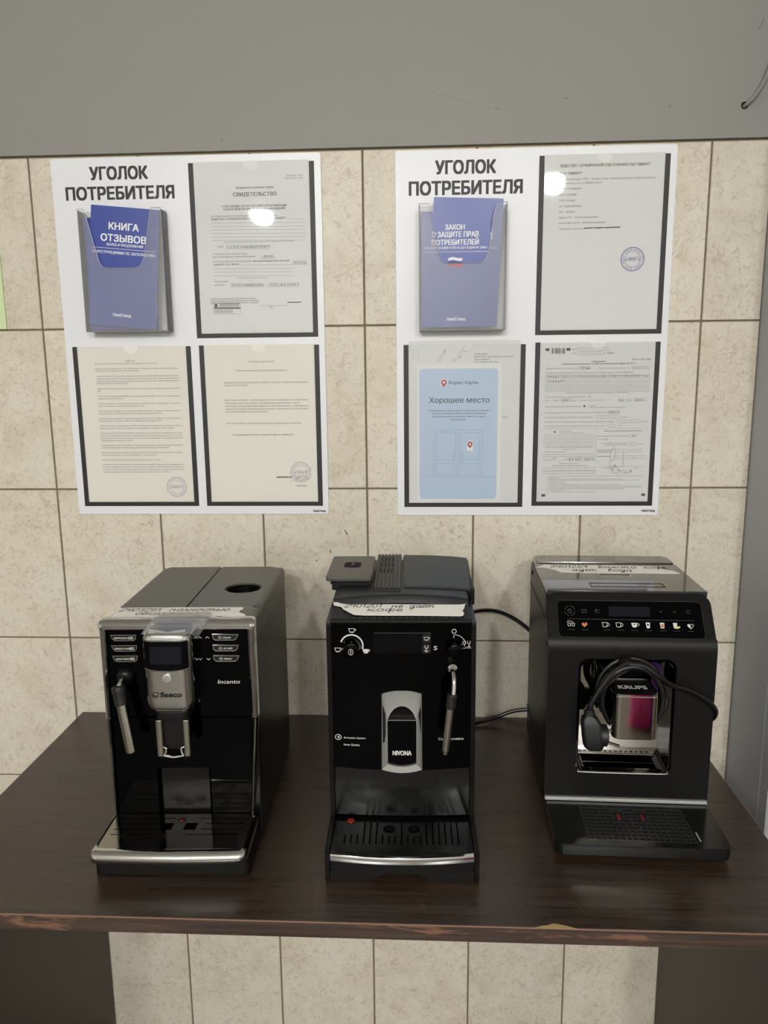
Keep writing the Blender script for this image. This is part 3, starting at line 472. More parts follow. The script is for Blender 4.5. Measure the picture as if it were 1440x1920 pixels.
 'form_seg': [(983.2, 1440.6, 1040.1, 1440.7), (983.4, 1435.5, 1040.3, 1435.5), (983.2, 1440.6, 983.4, 1435.5), (988.0, 1440.6, 988.1, 1435.4), (992.7, 1440.5, 992.9, 1435.4), (997.5, 1440.5, 997.7, 1435.3), (1002.2, 1440.4, 1002.4, 1435.3), (1007.0, 1440.4, 1007.2, 1435.2), (1011.7, 1440.3, 1011.9, 1435.2), (1016.4, 1440.2, 1016.6, 1435.1), (1021.2, 1440.2, 1021.4, 1435.1), (1025.9, 1440.1, 1026.1, 1435.0), (1030.7, 1440.1, 1030.9, 1435.0), (1035.4, 1440.0, 1035.6, 1434.9), (1040.1, 1440.0, 1040.4, 1434.8), (983.5, 1433.3, 1024.9, 1433.5), (983.6, 1428.5, 1025.1, 1428.7), (983.5, 1433.3, 983.6, 1428.5), (988.1, 1433.2, 988.3, 1428.4), (992.7, 1433.2, 992.9, 1428.4), (997.3, 1433.1, 997.5, 1428.3), (1001.9, 1433.1, 1002.1, 1428.3), (1006.5, 1433.0, 1006.7, 1428.2), (1011.1, 1432.9, 1011.3, 1428.2), (1015.7, 1432.9, 1015.9, 1428.1), (1020.3, 1432.8, 1020.5, 1428.1), (1024.9, 1432.8, 1025.1, 1428.0), (927.4, 1392.8, 1113.9, 1391.7), (927.5, 1387.6, 1114.1, 1386.5), (927.4, 1392.8, 927.5, 1387.6), (932.1, 1392.8, 932.2, 1387.5), (936.8, 1392.7, 936.9, 1387.5), (941.5, 1392.7, 941.6, 1387.5), (946.2, 1392.6, 946.3, 1387.4), (950.8, 1392.6, 951.0, 1387.4), (955.5, 1392.5, 955.7, 1387.3), (960.2, 1392.5, 960.4, 1387.3), (964.9, 1392.4, 965.1, 1387.2), (969.6, 1392.4, 969.7, 1387.2), (974.3, 1392.3, 974.4, 1387.1), (978.9, 1392.3, 979.1, 1387.1), (983.6, 1392.3, 983.8, 1387.1), (988.3, 1392.2, 988.5, 1387.0), (993.0, 1392.2, 993.1, 1387.0), (997.6, 1392.1, 997.8, 1386.9), (1002.3, 1392.1, 1002.5, 1386.9), (1007.0, 1392.0, 1007.2, 1386.8), (1011.6, 1392.0, 1011.8, 1386.8), (1016.3, 1391.9, 1016.5, 1386.7), (1021.0, 1391.9, 1021.2, 1386.7), (1025.6, 1391.8, 1025.8, 1386.7), (1030.3, 1391.8, 1030.5, 1386.6), (1034.9, 1391.8, 1035.2, 1386.6), (1039.6, 1391.7, 1039.8, 1386.5), (1044.3, 1391.7, 1044.5, 1386.5), (1048.9, 1391.6, 1049.1, 1386.4), (1053.6, 1391.6, 1053.8, 1386.4), (1058.2, 1391.5, 1058.4, 1386.3), (1062.9, 1391.5, 1063.1, 1386.3), (1067.5, 1391.4, 1067.7, 1386.3), (1072.2, 1391.4, 1072.4, 1386.2), (1076.8, 1391.4, 1077.0, 1386.2), (1081.4, 1391.3, 1081.7, 1386.1), (1086.1, 1391.3, 1086.3, 1386.1), (1090.7, 1391.2, 1091.0, 1386.0), (1095.4, 1391.2, 1095.6, 1386.0), (1100.0, 1391.1, 1100.3, 1385.9), (1104.6, 1391.1, 1104.9, 1385.9), (1109.3, 1391.0, 1109.5, 1385.9), (1113.9, 1391.0, 1114.2, 1385.8), (927.6, 1384.6, 1114.3, 1383.6), (927.8, 1379.4, 1114.6, 1378.4), (927.6, 1384.6, 927.8, 1379.4), (932.3, 1384.6, 932.5, 1379.4), (937.0, 1384.5, 937.2, 1379.3), (941.7, 1384.5, 941.9, 1379.3), (946.4, 1384.5, 946.6, 1379.2), (951.1, 1384.4, 951.3, 1379.2), (955.8, 1384.4, 956.0, 1379.2), (960.5, 1384.3, 960.6, 1379.1), (965.2, 1384.3, 965.3, 1379.1), (969.8, 1384.2, 970.0, 1379.0), (974.5, 1384.2, 974.7, 1379.0), (979.2, 1384.1, 979.4, 1378.9), (983.9, 1384.1, 984.1, 1378.9), (988.6, 1384.1, 988.8, 1378.8), (993.3, 1384.0, 993.4, 1378.8), (997.9, 1384.0, 998.1, 1378.8), (1002.6, 1383.9, 1002.8, 1378.7), (1007.3, 1383.9, 1007.5, 1378.7), (1011.9, 1383.8, 1012.1, 1378.6), (1016.6, 1383.8, 1016.8, 1378.6), (1021.3, 1383.8, 1021.5, 1378.5), (1026.0, 1383.7, 1026.2, 1378.5), (1030.6, 1383.7, 1030.8, 1378.5), (1035.3, 1383.6, 1035.5, 1378.4), (1039.9, 1383.6, 1040.2, 1378.4), (1044.6, 1383.5, 1044.8, 1378.3), (1049.3, 1383.5, 1049.5, 1378.3), (1053.9, 1383.4, 1054.1, 1378.2), (1058.6, 1383.4, 1058.8, 1378.2), (1063.2, 1383.4, 1063.5, 1378.2), (1067.9, 1383.3, 1068.1, 1378.1), (1072.5, 1383.3, 1072.8, 1378.1), (1077.2, 1383.2, 1077.4, 1378.0), (1081.8, 1383.2, 1082.1, 1378.0), (1086.5, 1383.1, 1086.7, 1377.9), (1091.1, 1383.1, 1091.4, 1377.9), (1095.8, 1383.1, 1096.0, 1377.9), (1100.4, 1383.0, 1100.7, 1377.8), (1105.0, 1383.0, 1105.3, 1377.8), (1109.7, 1382.9, 1110.0, 1377.7), (1114.3, 1382.9, 1114.6, 1377.7), (927.5, 1376.5, 1114.7, 1375.4), (927.6, 1371.2, 1115.0, 1370.2), (927.5, 1376.5, 927.6, 1371.2), (932.2, 1376.4, 932.4, 1371.2), (936.9, 1376.4, 937.1, 1371.1), (941.6, 1376.3, 941.8, 1371.1), (946.3, 1376.3, 946.5, 1371.0), (951.0, 1376.2, 951.2, 1371.0), (955.7, 1376.2, 955.9, 1371.0), (960.4, 1376.2, 960.6, 1370.9), (965.2, 1376.1, 965.3, 1370.9), (969.8, 1376.1, 970.0, 1370.8), (974.5, 1376.0, 974.7, 1370.8), (979.2, 1376.0, 979.4, 1370.8), (983.9, 1375.9, 984.1, 1370.7), (988.6, 1375.9, 988.8, 1370.7), (993.3, 1375.9, 993.5, 1370.6), (998.0, 1375.8, 998.2, 1370.6), (1002.7, 1375.8, 1002.9, 1370.5), (1007.4, 1375.7, 1007.6, 1370.5), (1012.1, 1375.7, 1012.3, 1370.5), (1016.8, 1375.6, 1017.0, 1370.4), (1021.4, 1375.6, 1021.6, 1370.4), (1026.1, 1375.6, 1026.3, 1370.3), (1030.8, 1375.5, 1031.0, 1370.3), (1035.5, 1375.5, 1035.7, 1370.3), (1040.1, 1375.4, 1040.4, 1370.2), (1044.8, 1375.4, 1045.0, 1370.2), (1049.5, 1375.3, 1049.7, 1370.1), (1054.2, 1375.3, 1054.4, 1370.1), (1058.8, 1375.3, 1059.1, 1370.0), (1063.5, 1375.2, 1063.7, 1370.0), (1068.2, 1375.2, 1068.4, 1370.0), (1072.8, 1375.1, 1073.1, 1369.9), (1077.5, 1375.1, 1077.7, 1369.9), (1082.2, 1375.0, 1082.4, 1369.8), (1086.8, 1375.0, 1087.1, 1369.8), (1091.5, 1375.0, 1091.7, 1369.8), (1096.1, 1374.9, 1096.4, 1369.7), (1100.8, 1374.9, 1101.0, 1369.7), (1105.4, 1374.8, 1105.7, 1369.6), (1110.1, 1374.8, 1110.4, 1369.6), (1114.7, 1374.7, 1115.0, 1369.5), (927.7, 1368.6, 1115.1, 1367.6), (927.9, 1363.7, 1115.4, 1362.8), (927.7, 1368.6, 927.9, 1363.7), (932.4, 1368.6, 932.6, 1363.7), (937.2, 1368.5, 937.3, 1363.6), (941.9, 1368.5, 942.0, 1363.6), (946.6, 1368.4, 946.7, 1363.5), (951.3, 1368.4, 951.4, 1363.5), (956.0, 1368.3, 956.1, 1363.5), (960.7, 1368.3, 960.9, 1363.4), (965.4, 1368.3, 965.6, 1363.4), (970.1, 1368.2, 970.3, 1363.3), (974.8, 1368.2, 975.0, 1363.3), (979.5, 1368.1, 979.7, 1363.3), (984.2, 1368.1, 984.4, 1363.2), (988.9, 1368.1, 989.1, 1363.2), (993.6, 1368.0, 993.8, 1363.1), (998.3, 1368.0, 998.5, 1363.1), (1003.0, 1367.9, 1003.2, 1363.1), (1007.7, 1367.9, 1007.9, 1363.0), (1012.4, 1367.9, 1012.6, 1363.0), (1017.1, 1367.8, 1017.3, 1362.9), (1021.7, 1367.8, 1021.9, 1362.9), (1026.4, 1367.7, 1026.6, 1362.8), (1031.1, 1367.7, 1031.3, 1362.8), (1035.8, 1367.6, 1036.0, 1362.8), (1040.5, 1367.6, 1040.7, 1362.7), (1045.2, 1367.6, 1045.4, 1362.7), (1049.8, 1367.5, 1050.0, 1362.6), (1054.5, 1367.5, 1054.7, 1362.6), (1059.2, 1367.4, 1059.4, 1362.6), (1063.9, 1367.4, 1064.1, 1362.5), (1068.5, 1367.4, 1068.8, 1362.5), (1073.2, 1367.3, 1073.4, 1362.4), (1077.9, 1367.3, 1078.1, 1362.4), (1082.5, 1367.2, 1082.8, 1362.4), (1087.2, 1367.2, 1087.4, 1362.3), (1091.9, 1367.1, 1092.1, 1362.3), (1096.5, 1367.1, 1096.8, 1362.2), (1101.2, 1367.1, 1101.4, 1362.2), (1105.8, 1367.0, 1106.1, 1362.2), (1110.5, 1367.0, 1110.7, 1362.1), (1115.2, 1366.9, 1115.4, 1362.1), (988.7, 1407.4, 1006.9, 1407.9), (988.9, 1402.2, 1007.1, 1402.7), (988.7, 1407.4, 988.9, 1402.2), (993.3, 1407.4, 993.5, 1402.2), (997.8, 1407.3, 998.0, 1402.1), (1002.4, 1407.3, 1002.6, 1402.1), (1006.9, 1407.2, 1007.1, 1402.1), (956.6, 1350.3, 976.8, 1350.9), (956.8, 1345.1, 976.9, 1345.6), (956.6, 1350.3, 956.8, 1345.1), (961.7, 1350.3, 961.8, 1345.0), (966.7, 1350.2, 966.9, 1345.0), (971.7, 1350.2, 971.9, 1344.9), (976.8, 1350.2, 977.0, 1344.9), (1059.6, 1349.8, 1070.0, 1350.4), (1059.9, 1344.6, 1070.3, 1345.2), (1059.6, 1349.8, 1059.9, 1344.6), (1064.9, 1349.8, 1065.1, 1344.5), (1070.1, 1349.7, 1070.3, 1344.5), (1073.6, 1349.7, 1083.9, 1350.3), (1073.8, 1344.5, 1084.2, 1345.1), (1073.6, 1349.7, 1073.8, 1344.5), (1078.8, 1349.7, 1079.0, 1344.4), (1084.0, 1349.6, 1084.2, 1344.4), (1088.3, 1349.9, 1109.6, 1350.5), (1088.6, 1344.7, 1109.9, 1345.2), (1088.3, 1349.9, 1088.6, 1344.7), (1093.6, 1349.9, 1093.9, 1344.7), (1099.0, 1349.9, 1099.2, 1344.6), (1104.3, 1349.8, 1104.6, 1344.6), (1109.6, 1349.8, 1109.9, 1344.5), (1041.8, 1328.3, 1062.3, 1328.8), (1042.0, 1322.4, 1062.6, 1323.0), (1041.8, 1328.3, 1042.0, 1322.4), (1046.9, 1328.2, 1047.2, 1322.4), (1052.1, 1328.2, 1052.3, 1322.4), (1057.2, 1328.1, 1057.5, 1322.3), (1062.4, 1328.1, 1062.6, 1322.3), (1020.8, 1319.1, 1063.6, 1319.5), (1021.0, 1314.3, 1063.8, 1314.7), (1020.8, 1319.1, 1021.0, 1314.3), (1025.6, 1319.0, 1025.8, 1314.3), (1030.3, 1319.0, 1030.5, 1314.2), (1035.1, 1319.0, 1035.3, 1314.2), (1039.9, 1318.9, 1040.1, 1314.2), (1044.6, 1318.9, 1044.8, 1314.1), (1049.4, 1318.9, 1049.6, 1314.1), (1054.1, 1318.8, 1054.3, 1314.1), (1058.9, 1318.8, 1059.1, 1314.1), (1063.6, 1318.8, 1063.9, 1314.0), (1058.7, 1311.2, 1100.6, 1311.6), (1059.0, 1305.9, 1100.9, 1306.4), (1058.7, 1311.2, 1059.0, 1305.9), (1063.4, 1311.2, 1063.6, 1305.9), (1068.1, 1311.2, 1068.3, 1305.9), (1072.7, 1311.1, 1073.0, 1305.8), (1077.4, 1311.1, 1077.6, 1305.8), (1082.0, 1311.1, 1082.3, 1305.8), (1086.7, 1311.0, 1086.9, 1305.7), (1091.3, 1311.0, 1091.6, 1305.7), (1096.0, 1311.0, 1096.3, 1305.7), (1100.6, 1310.9, 1100.9, 1305.7), (1041.6, 1303.6, 1055.6, 1304.2), (1041.8, 1298.6, 1055.8, 1299.2), (1041.6, 1303.6, 1041.8, 1298.6), (1046.2, 1303.5, 1046.5, 1298.6), (1050.9, 1303.5, 1051.1, 1298.6), (1055.6, 1303.5, 1055.8, 1298.5), (927.8, 1284.2, 1020.4, 1284.4), (927.9, 1279.2, 1020.6, 1279.4), (927.8, 1284.2, 927.9, 1279.2), (932.4, 1284.2, 932.6, 1279.2), (937.1, 1284.1, 937.2, 1279.1), (941.7, 1284.1, 941.8, 1279.1), (946.3, 1284.1, 946.5, 1279.1), (951.0, 1284.1, 951.1, 1279.1), (955.6, 1284.0, 955.8, 1279.0), (960.3, 1284.0, 960.4, 1279.0), (964.9, 1284.0, 965.1, 1279.0), (969.5, 1284.0, 969.7, 1279.0), (974.2, 1283.9, 974.3, 1278.9), (978.8, 1283.9, 979.0, 1278.9), (983.4, 1283.9, 983.6, 1278.9), (988.1, 1283.9, 988.3, 1278.9), (992.7, 1283.8, 992.9, 1278.8), (997.3, 1283.8, 997.5, 1278.8), (1002.0, 1283.8, 1002.1, 1278.8), (1006.6, 1283.7, 1006.8, 1278.8), (1011.2, 1283.7, 1011.4, 1278.7), (1015.8, 1283.7, 1016.0, 1278.7), (1020.4, 1283.7, 1020.6, 1278.7), (928.0, 1276.5, 1020.4, 1276.7), (928.1, 1271.5, 1020.6, 1271.7), (928.0, 1276.5, 928.1, 1271.5), (932.6, 1276.5, 932.7, 1271.5), (937.2, 1276.5, 937.4, 1271.5), (941.9, 1276.4, 942.0, 1271.4), (946.5, 1276.4, 946.7, 1271.4), (951.1, 1276.4, 951.3, 1271.4), (955.8, 1276.4, 955.9, 1271.4), (960.4, 1276.3, 960.5, 1271.3), (965.0, 1276.3, 965.2, 1271.3), (969.6, 1276.3, 969.8, 1271.3), (974.3, 1276.3, 974.4, 1271.3), (978.9, 1276.2, 979.0, 1271.2), (983.5, 1276.2, 983.7, 1271.2), (988.1, 1276.2, 988.3, 1271.2), (992.7, 1276.2, 992.9, 1271.2), (997.3, 1276.1, 997.5, 1271.1), (1002.0, 1276.1, 1002.1, 1271.1), (1006.6, 1276.1, 1006.8, 1271.1), (1011.2, 1276.1, 1011.4, 1271.1), (1015.8, 1276.0, 1016.0, 1271.0), (1020.4, 1276.0, 1020.6, 1271.0), (927.8, 1269.0, 1020.1, 1269.2), (928.0, 1264.0, 1020.3, 1264.2), (927.8, 1269.0, 928.0, 1264.0), (932.5, 1269.0, 932.6, 1264.0), (937.1, 1269.0, 937.2, 1263.9), (941.7, 1268.9, 941.9, 1263.9), (946.3, 1268.9, 946.5, 1263.9), (951.0, 1268.9, 951.1, 1263.9), (955.6, 1268.9, 955.7, 1263.8), (960.2, 1268.8, 960.4, 1263.8), (964.8, 1268.8, 965.0, 1263.8), (969.5, 1268.8, 969.6, 1263.8), (974.1, 1268.8, 974.2, 1263.7), (978.7, 1268.7, 978.9, 1263.7), (983.3, 1268.7, 983.5, 1263.7), (987.9, 1268.7, 988.1, 1263.7), (992.5, 1268.7, 992.7, 1263.6), (997.1, 1268.6, 997.3, 1263.6), (1001.7, 1268.6, 1001.9, 1263.6), (1006.3, 1268.6, 1006.5, 1263.6), (1011.0, 1268.6, 1011.1, 1263.6), (1015.6, 1268.5, 1015.7, 1263.5), (1020.2, 1268.5, 1020.4, 1263.5), (926.9, 1249.2, 1020.9, 1249.5), (927.1, 1244.2, 1021.1, 1244.5), (926.9, 1249.2, 927.1, 1244.2), (931.7, 1249.2, 931.8, 1244.2), (936.4, 1249.2, 936.5, 1244.2), (941.1, 1249.2, 941.2, 1244.1), (945.8, 1249.2, 945.9, 1244.1), (950.5, 1249.1, 950.7, 1244.1), (955.2, 1249.1, 955.4, 1244.1), (959.9, 1249.1, 960.1, 1244.1), (964.6, 1249.1, 964.8, 1244.0), (969.3, 1249.0, 969.5, 1244.0), (974.0, 1249.0, 974.2, 1244.0), (978.7, 1249.0, 978.9, 1244.0), (983.4, 1249.0, 983.6, 1243.9), (988.1, 1249.0, 988.3, 1243.9), (992.8, 1248.9, 993.0, 1243.9), (997.5, 1248.9, 997.7, 1243.9), (1002.2, 1248.9, 1002.4, 1243.9), (1006.9, 1248.9, 1007.1, 1243.8), (1011.6, 1248.9, 1011.8, 1243.8), (1016.2, 1248.8, 1016.4, 1243.8), (1020.9, 1248.8, 1021.1, 1243.8), (926.7, 1223.9, 1022.8, 1224.3), (926.9, 1218.5, 1023.0, 1218.9), (926.7, 1223.9, 926.9, 1218.5), (931.6, 1223.9, 931.7, 1218.5), (936.4, 1223.9, 936.5, 1218.5), (941.2, 1223.9, 941.4, 1218.5), (946.0, 1223.9, 946.2, 1218.4), (950.8, 1223.9, 951.0, 1218.4), (955.6, 1223.8, 955.8, 1218.4), (960.4, 1223.8, 960.6, 1218.4), (965.2, 1223.8, 965.4, 1218.4), (970.1, 1223.8, 970.2, 1218.4), (974.9, 1223.8, 975.0, 1218.3), (979.7, 1223.8, 979.8, 1218.3), (984.5, 1223.7, 984.6, 1218.3), (989.3, 1223.7, 989.4, 1218.3), (994.1, 1223.7, 994.2, 1218.3), (998.9, 1223.7, 999.0, 1218.3), (1003.6, 1223.7, 1003.8, 1218.2), (1008.4, 1223.6, 1008.6, 1218.2), (1013.2, 1223.6, 1013.4, 1218.2), (1018.0, 1223.6, 1018.2, 1218.2), (1022.8, 1223.6, 1023.0, 1218.2), (926.9, 1217.6, 1023.0, 1218.0), (927.1, 1212.5, 1023.2, 1212.9), (926.9, 1217.6, 927.1, 1212.5), (931.7, 1217.6, 931.9, 1212.5), (936.6, 1217.6, 936.7, 1212.5), (941.4, 1217.5, 941.5, 1212.5), (946.2, 1217.5, 946.3, 1212.4), (951.0, 1217.5, 951.2, 1212.4), (955.8, 1217.5, 956.0, 1212.4), (960.6, 1217.5, 960.8, 1212.4), (965.4, 1217.5, 965.6, 1212.4), (970.3, 1217.4, 970.4, 1212.4), (975.1, 1217.4, 975.2, 1212.4), (979.9, 1217.4, 980.0, 1212.3), (984.7, 1217.4, 984.9, 1212.3), (989.5, 1217.4, 989.7, 1212.3), (994.3, 1217.4, 994.5, 1212.3), (999.1, 1217.3, 999.3, 1212.3), (1003.9, 1217.3, 1004.1, 1212.3), (1008.7, 1217.3, 1008.9, 1212.2), (1013.5, 1217.3, 1013.7, 1212.2), (1018.3, 1217.3, 1018.5, 1212.2), (1023.1, 1217.3, 1023.3, 1212.2), (1082.5, 1270.3, 1096.5, 1271.0), (1082.8, 1264.6, 1096.8, 1265.3), (1082.5, 1270.3, 1082.8, 1264.6), (1087.2, 1270.3, 1087.5, 1264.6), (1091.9, 1270.3, 1092.1, 1264.6), (1096.5, 1270.2, 1096.8, 1264.5), (1059.4, 1257.2, 1070.8, 1257.9), (1059.6, 1252.2, 1071.0, 1252.9), (1059.4, 1257.2, 1059.6, 1252.2), (1065.1, 1257.2, 1065.3, 1252.2), (1070.8, 1257.2, 1071.0, 1252.2), (1073.5, 1257.2, 1084.9, 1257.8), (1073.7, 1252.2, 1085.1, 1252.8), (1073.5, 1257.2, 1073.7, 1252.2), (1079.2, 1257.1, 1079.4, 1252.1), (1084.9, 1257.1, 1085.1, 1252.1), (1087.5, 1257.1, 1105.9, 1257.7), (1087.8, 1252.1, 1106.2, 1252.7), (1087.5, 1257.1, 1087.8, 1252.1), (1092.1, 1257.1, 1092.4, 1252.1), (1096.7, 1257.0, 1097.0, 1252.0), (1101.4, 1257.0, 1101.6, 1252.0), (1106.0, 1257.0, 1106.2, 1252.0), (1056.4, 1245.4, 1114.4, 1245.9), (1056.6, 1240.0, 1114.7, 1240.5), (1056.4, 1245.4, 1056.6, 1240.0), (1061.2, 1245.4, 1061.5, 1240.0), (1066.1, 1245.4, 1066.3, 1240.0), (1070.9, 1245.4, 1071.2, 1240.0), (1075.8, 1245.3, 1076.0, 1240.0), (1080.6, 1245.3, 1080.9, 1239.9), (1085.4, 1245.3, 1085.7, 1239.9), (1090.3, 1245.3, 1090.5, 1239.9), (1095.1, 1245.2, 1095.4, 1239.9), (1100.0, 1245.2, 1100.2, 1239.8), (1104.8, 1245.2, 1105.1, 1239.8), (1109.6, 1245.2, 1109.9, 1239.8), (1114.5, 1245.2, 1114.7, 1239.8), (1084.4, 1285.1, 1094.9, 1285.7), (1084.7, 1279.7, 1095.2, 1280.4), (1084.4, 1285.1, 1084.7, 1279.7), (1089.7, 1285.0, 1089.9, 1279.7), (1094.9, 1285.0, 1095.2, 1279.7), (972.5, 1242.2, 997.3, 1242.8), (972.6, 1236.8, 997.5, 1237.4), (972.5, 1242.2, 972.6, 1236.8), (977.4, 1242.2, 977.6, 1236.8), (982.4, 1242.2, 982.6, 1236.7), (987.4, 1242.1, 987.6, 1236.7), (992.3, 1242.1, 992.5, 1236.7), (997.3, 1242.1, 997.5, 1236.7), (1000.8, 1242.1, 1021.2, 1242.7), (1001.0, 1236.7, 1021.4, 1237.3), (1000.8, 1242.1, 1001.0, 1236.7), (1005.9, 1242.1, 1006.1, 1236.6), (1011.0, 1242.0, 1011.2, 1236.6), (1016.1, 1242.0, 1016.3, 1236.6), (1021.2, 1242.0, 1021.4, 1236.6), (967.0, 1381.7, 969.6, 1381.6), (971.7, 1381.6, 974.2, 1381.6), (976.3, 1381.6, 978.9, 1381.5), (980.9, 1381.5, 983.5, 1381.5), (985.6, 1381.5, 988.1, 1381.5), (990.2, 1381.4, 992.7, 1381.4), (994.8, 1381.4, 997.4, 1381.4), (999.4, 1381.4, 1002.0, 1381.3), (1004.1, 1381.3, 1006.6, 1381.3), (1008.7, 1381.3, 1011.2, 1381.2), (1013.3, 1381.2, 1015.8, 1381.2), (1017.9, 1381.2, 1020.5, 1381.2), (1022.5, 1381.1, 1025.1, 1381.1), (1027.1, 1381.1, 1029.7, 1381.1), (1031.8, 1381.1, 1034.3, 1381.0), (1036.4, 1381.0, 1038.9, 1381.0), (1041.0, 1381.0, 1043.5, 1380.9), (1045.6, 1380.9, 1048.1, 1380.9), (1050.2, 1380.9, 1052.7, 1380.9), (1054.8, 1380.8, 1057.3, 1380.8), (1059.4, 1380.8, 1061.9, 1380.8), (1064.0, 1380.8, 1066.5, 1380.7), (1068.6, 1380.7, 1071.1, 1380.7), (1073.2, 1380.7, 1075.7, 1380.6), (1077.8, 1380.6, 1080.3, 1380.6), (1082.4, 1380.6, 1084.9, 1380.6), (1087.0, 1380.5, 1089.5, 1380.5), (1091.6, 1380.5, 1094.1, 1380.5), (1096.2, 1380.5, 1098.7, 1380.4), (1100.8, 1380.4, 1103.3, 1380.4), (1105.3, 1380.4, 1107.9, 1380.3), (1109.9, 1380.3, 1112.4, 1380.3), (928.9, 1373.6, 931.4, 1373.6), (933.5, 1373.6, 936.1, 1373.6), (938.2, 1373.6, 940.8, 1373.5), (942.9, 1373.5, 945.5, 1373.5), (947.6, 1373.5, 950.2, 1373.5), (952.3, 1373.4, 954.8, 1373.4), (956.9, 1373.4, 959.5, 1373.4), (961.6, 1373.4, 964.2, 1373.3), (966.3, 1373.3, 968.8, 1373.3), (971.0, 1373.3, 973.5, 1373.2), (975.6, 1373.2, 978.2, 1373.2), (980.3, 1373.2, 982.9, 1373.2), (985.0, 1373.1, 987.5, 1373.1), (989.6, 1373.1, 992.2, 1373.1), (994.3, 1373.1, 996.8, 1373.0), (998.9, 1373.0, 1001.5, 1373.0), (1003.6, 1373.0, 1006.2, 1373.0), (1008.3, 1372.9, 1010.8, 1372.9), (1012.9, 1372.9, 1015.5, 1372.9), (1017.6, 1372.8, 1020.1, 1372.8), (1022.2, 1372.8, 1024.8, 1372.8), (1026.9, 1372.8, 1029.4, 1372.7), (1031.5, 1372.7, 1034.1, 1372.7), (1036.2, 1372.7, 1038.7, 1372.7), (1040.8, 1372.6, 1043.4, 1372.6), (1045.5, 1372.6, 1048.0, 1372.6), (1050.1, 1372.6, 1052.7, 1372.5), (1054.7, 1372.5, 1057.3, 1372.5), (1059.4, 1372.5, 1061.9, 1372.4), (1064.0, 1372.4, 1066.6, 1372.4), (1068.7, 1372.4, 1071.2, 1372.4), (1073.3, 1372.3, 1075.8, 1372.3), (1077.9, 1372.3, 1080.5, 1372.3), (1082.6, 1372.3, 1085.1, 1372.2), (1087.2, 1372.2, 1089.7, 1372.2), (1091.8, 1372.2, 1094.4, 1372.2), (1096.5, 1372.1, 1099.0, 1372.1), (1101.1, 1372.1, 1103.6, 1372.1), (1105.7, 1372.1, 1108.2, 1372.0), (1110.3, 1372.0, 1112.9, 1372.0), (929.1, 1366.0, 931.7, 1365.9), (933.8, 1365.9, 936.3, 1365.9), (938.5, 1365.9, 941.0, 1365.9), (943.1, 1365.8, 945.7, 1365.8), (947.8, 1365.8, 950.4, 1365.8), (952.5, 1365.8, 955.1, 1365.7), (957.2, 1365.7, 959.8, 1365.7), (961.9, 1365.7, 964.4, 1365.7), (966.5, 1365.6, 969.1, 1365.6), (971.2, 1365.6, 973.8, 1365.6), (975.9, 1365.6, 978.4, 1365.5), (980.6, 1365.5, 983.1, 1365.5), (985.2, 1365.5, 987.8, 1365.5), (989.9, 1365.4, 992.5, 1365.4), (994.6, 1365.4, 997.1, 1365.4), (999.2, 1365.4, 1001.8, 1365.3), (1003.9, 1365.3, 1006.4, 1365.3), (1008.5, 1365.3, 1011.1, 1365.2), (1013.2, 1365.2, 1015.8, 1365.2), (1017.9, 1365.2, 1020.4, 1365.2), (1022.5, 1365.1, 1025.1, 1365.1), (1027.2, 1365.1, 1029.7, 1365.1), (1031.8, 1365.1, 1034.4, 1365.0), (1036.5, 1365.0, 1039.0, 1365.0), (1041.1, 1365.0, 1043.7, 1365.0), (1045.8, 1364.9, 1048.3, 1364.9), (1050.4, 1364.9, 1053.0, 1364.9), (1055.1, 1364.9, 1057.6, 1364.8), (1059.7, 1364.8, 1062.3, 1364.8), (1064.4, 1364.8, 1066.9, 1364.8), (1069.0, 1364.7, 1071.6, 1364.7), (1073.7, 1364.7, 1076.2, 1364.7), (1078.3, 1364.7, 1080.8, 1364.6), (1082.9, 1364.6, 1085.5, 1364.6), (1087.6, 1364.6, 1090.1, 1364.6), (1092.2, 1364.5, 1094.7, 1364.5), (1096.8, 1364.5, 1099.4, 1364.5), (1101.5, 1364.5, 1104.0, 1364.4), (1106.1, 1364.4, 1108.6, 1364.4), (1110.7, 1364.4, 1113.3, 1364.4), (925.7, 1296.2, 1116.2, 1295.8), (1022.6, 1296.1, 1022.9, 1211.8), (1025.9, 1225.4, 1113.7, 1226.0), (940.6, 1237.5, 962.8, 1237.7)],
 'form_bar': [(927.5, 1438.2, 932.0, 1438.3, 4.6), (964.6, 1438.3, 969.5, 1438.4, 4.6), (927.2, 1172.3, 931.9, 1172.5, 4.6), (1110.5, 1173.1, 1115.1, 1173.2, 4.6), (937.0, 1440.6, 937.3, 1431.2, 0.6), (938.4, 1440.6, 938.7, 1431.2, 0.6), (939.4, 1440.6, 939.7, 1431.2, 1.3), (941.5, 1440.6, 941.8, 1431.1, 0.4), (942.7, 1440.6, 943.0, 1431.1, 0.4), (943.6, 1440.6, 943.9, 1431.1, 0.9), (945.3, 1440.5, 945.6, 1431.1, 0.6), (946.2, 1440.5, 946.5, 1431.1, 1.3), (948.3, 1440.5, 948.6, 1431.1, 1.3), (950.0, 1440.5, 950.3, 1431.1, 0.6), (950.9, 1440.5, 951.2, 1431.0, 0.6), (952.2, 1440.5, 952.5, 1431.0, 1.3), (954.3, 1440.4, 954.6, 1431.0, 0.4), (955.5, 1440.4, 955.8, 1431.0, 0.4), (956.2, 1440.4, 956.5, 1431.0, 0.4), (957.1, 1440.4, 957.4, 1431.0, 0.4), (958.0, 1440.4, 958.3, 1431.0, 1.3), (960.0, 1440.4, 960.3, 1430.9, 1.3)],
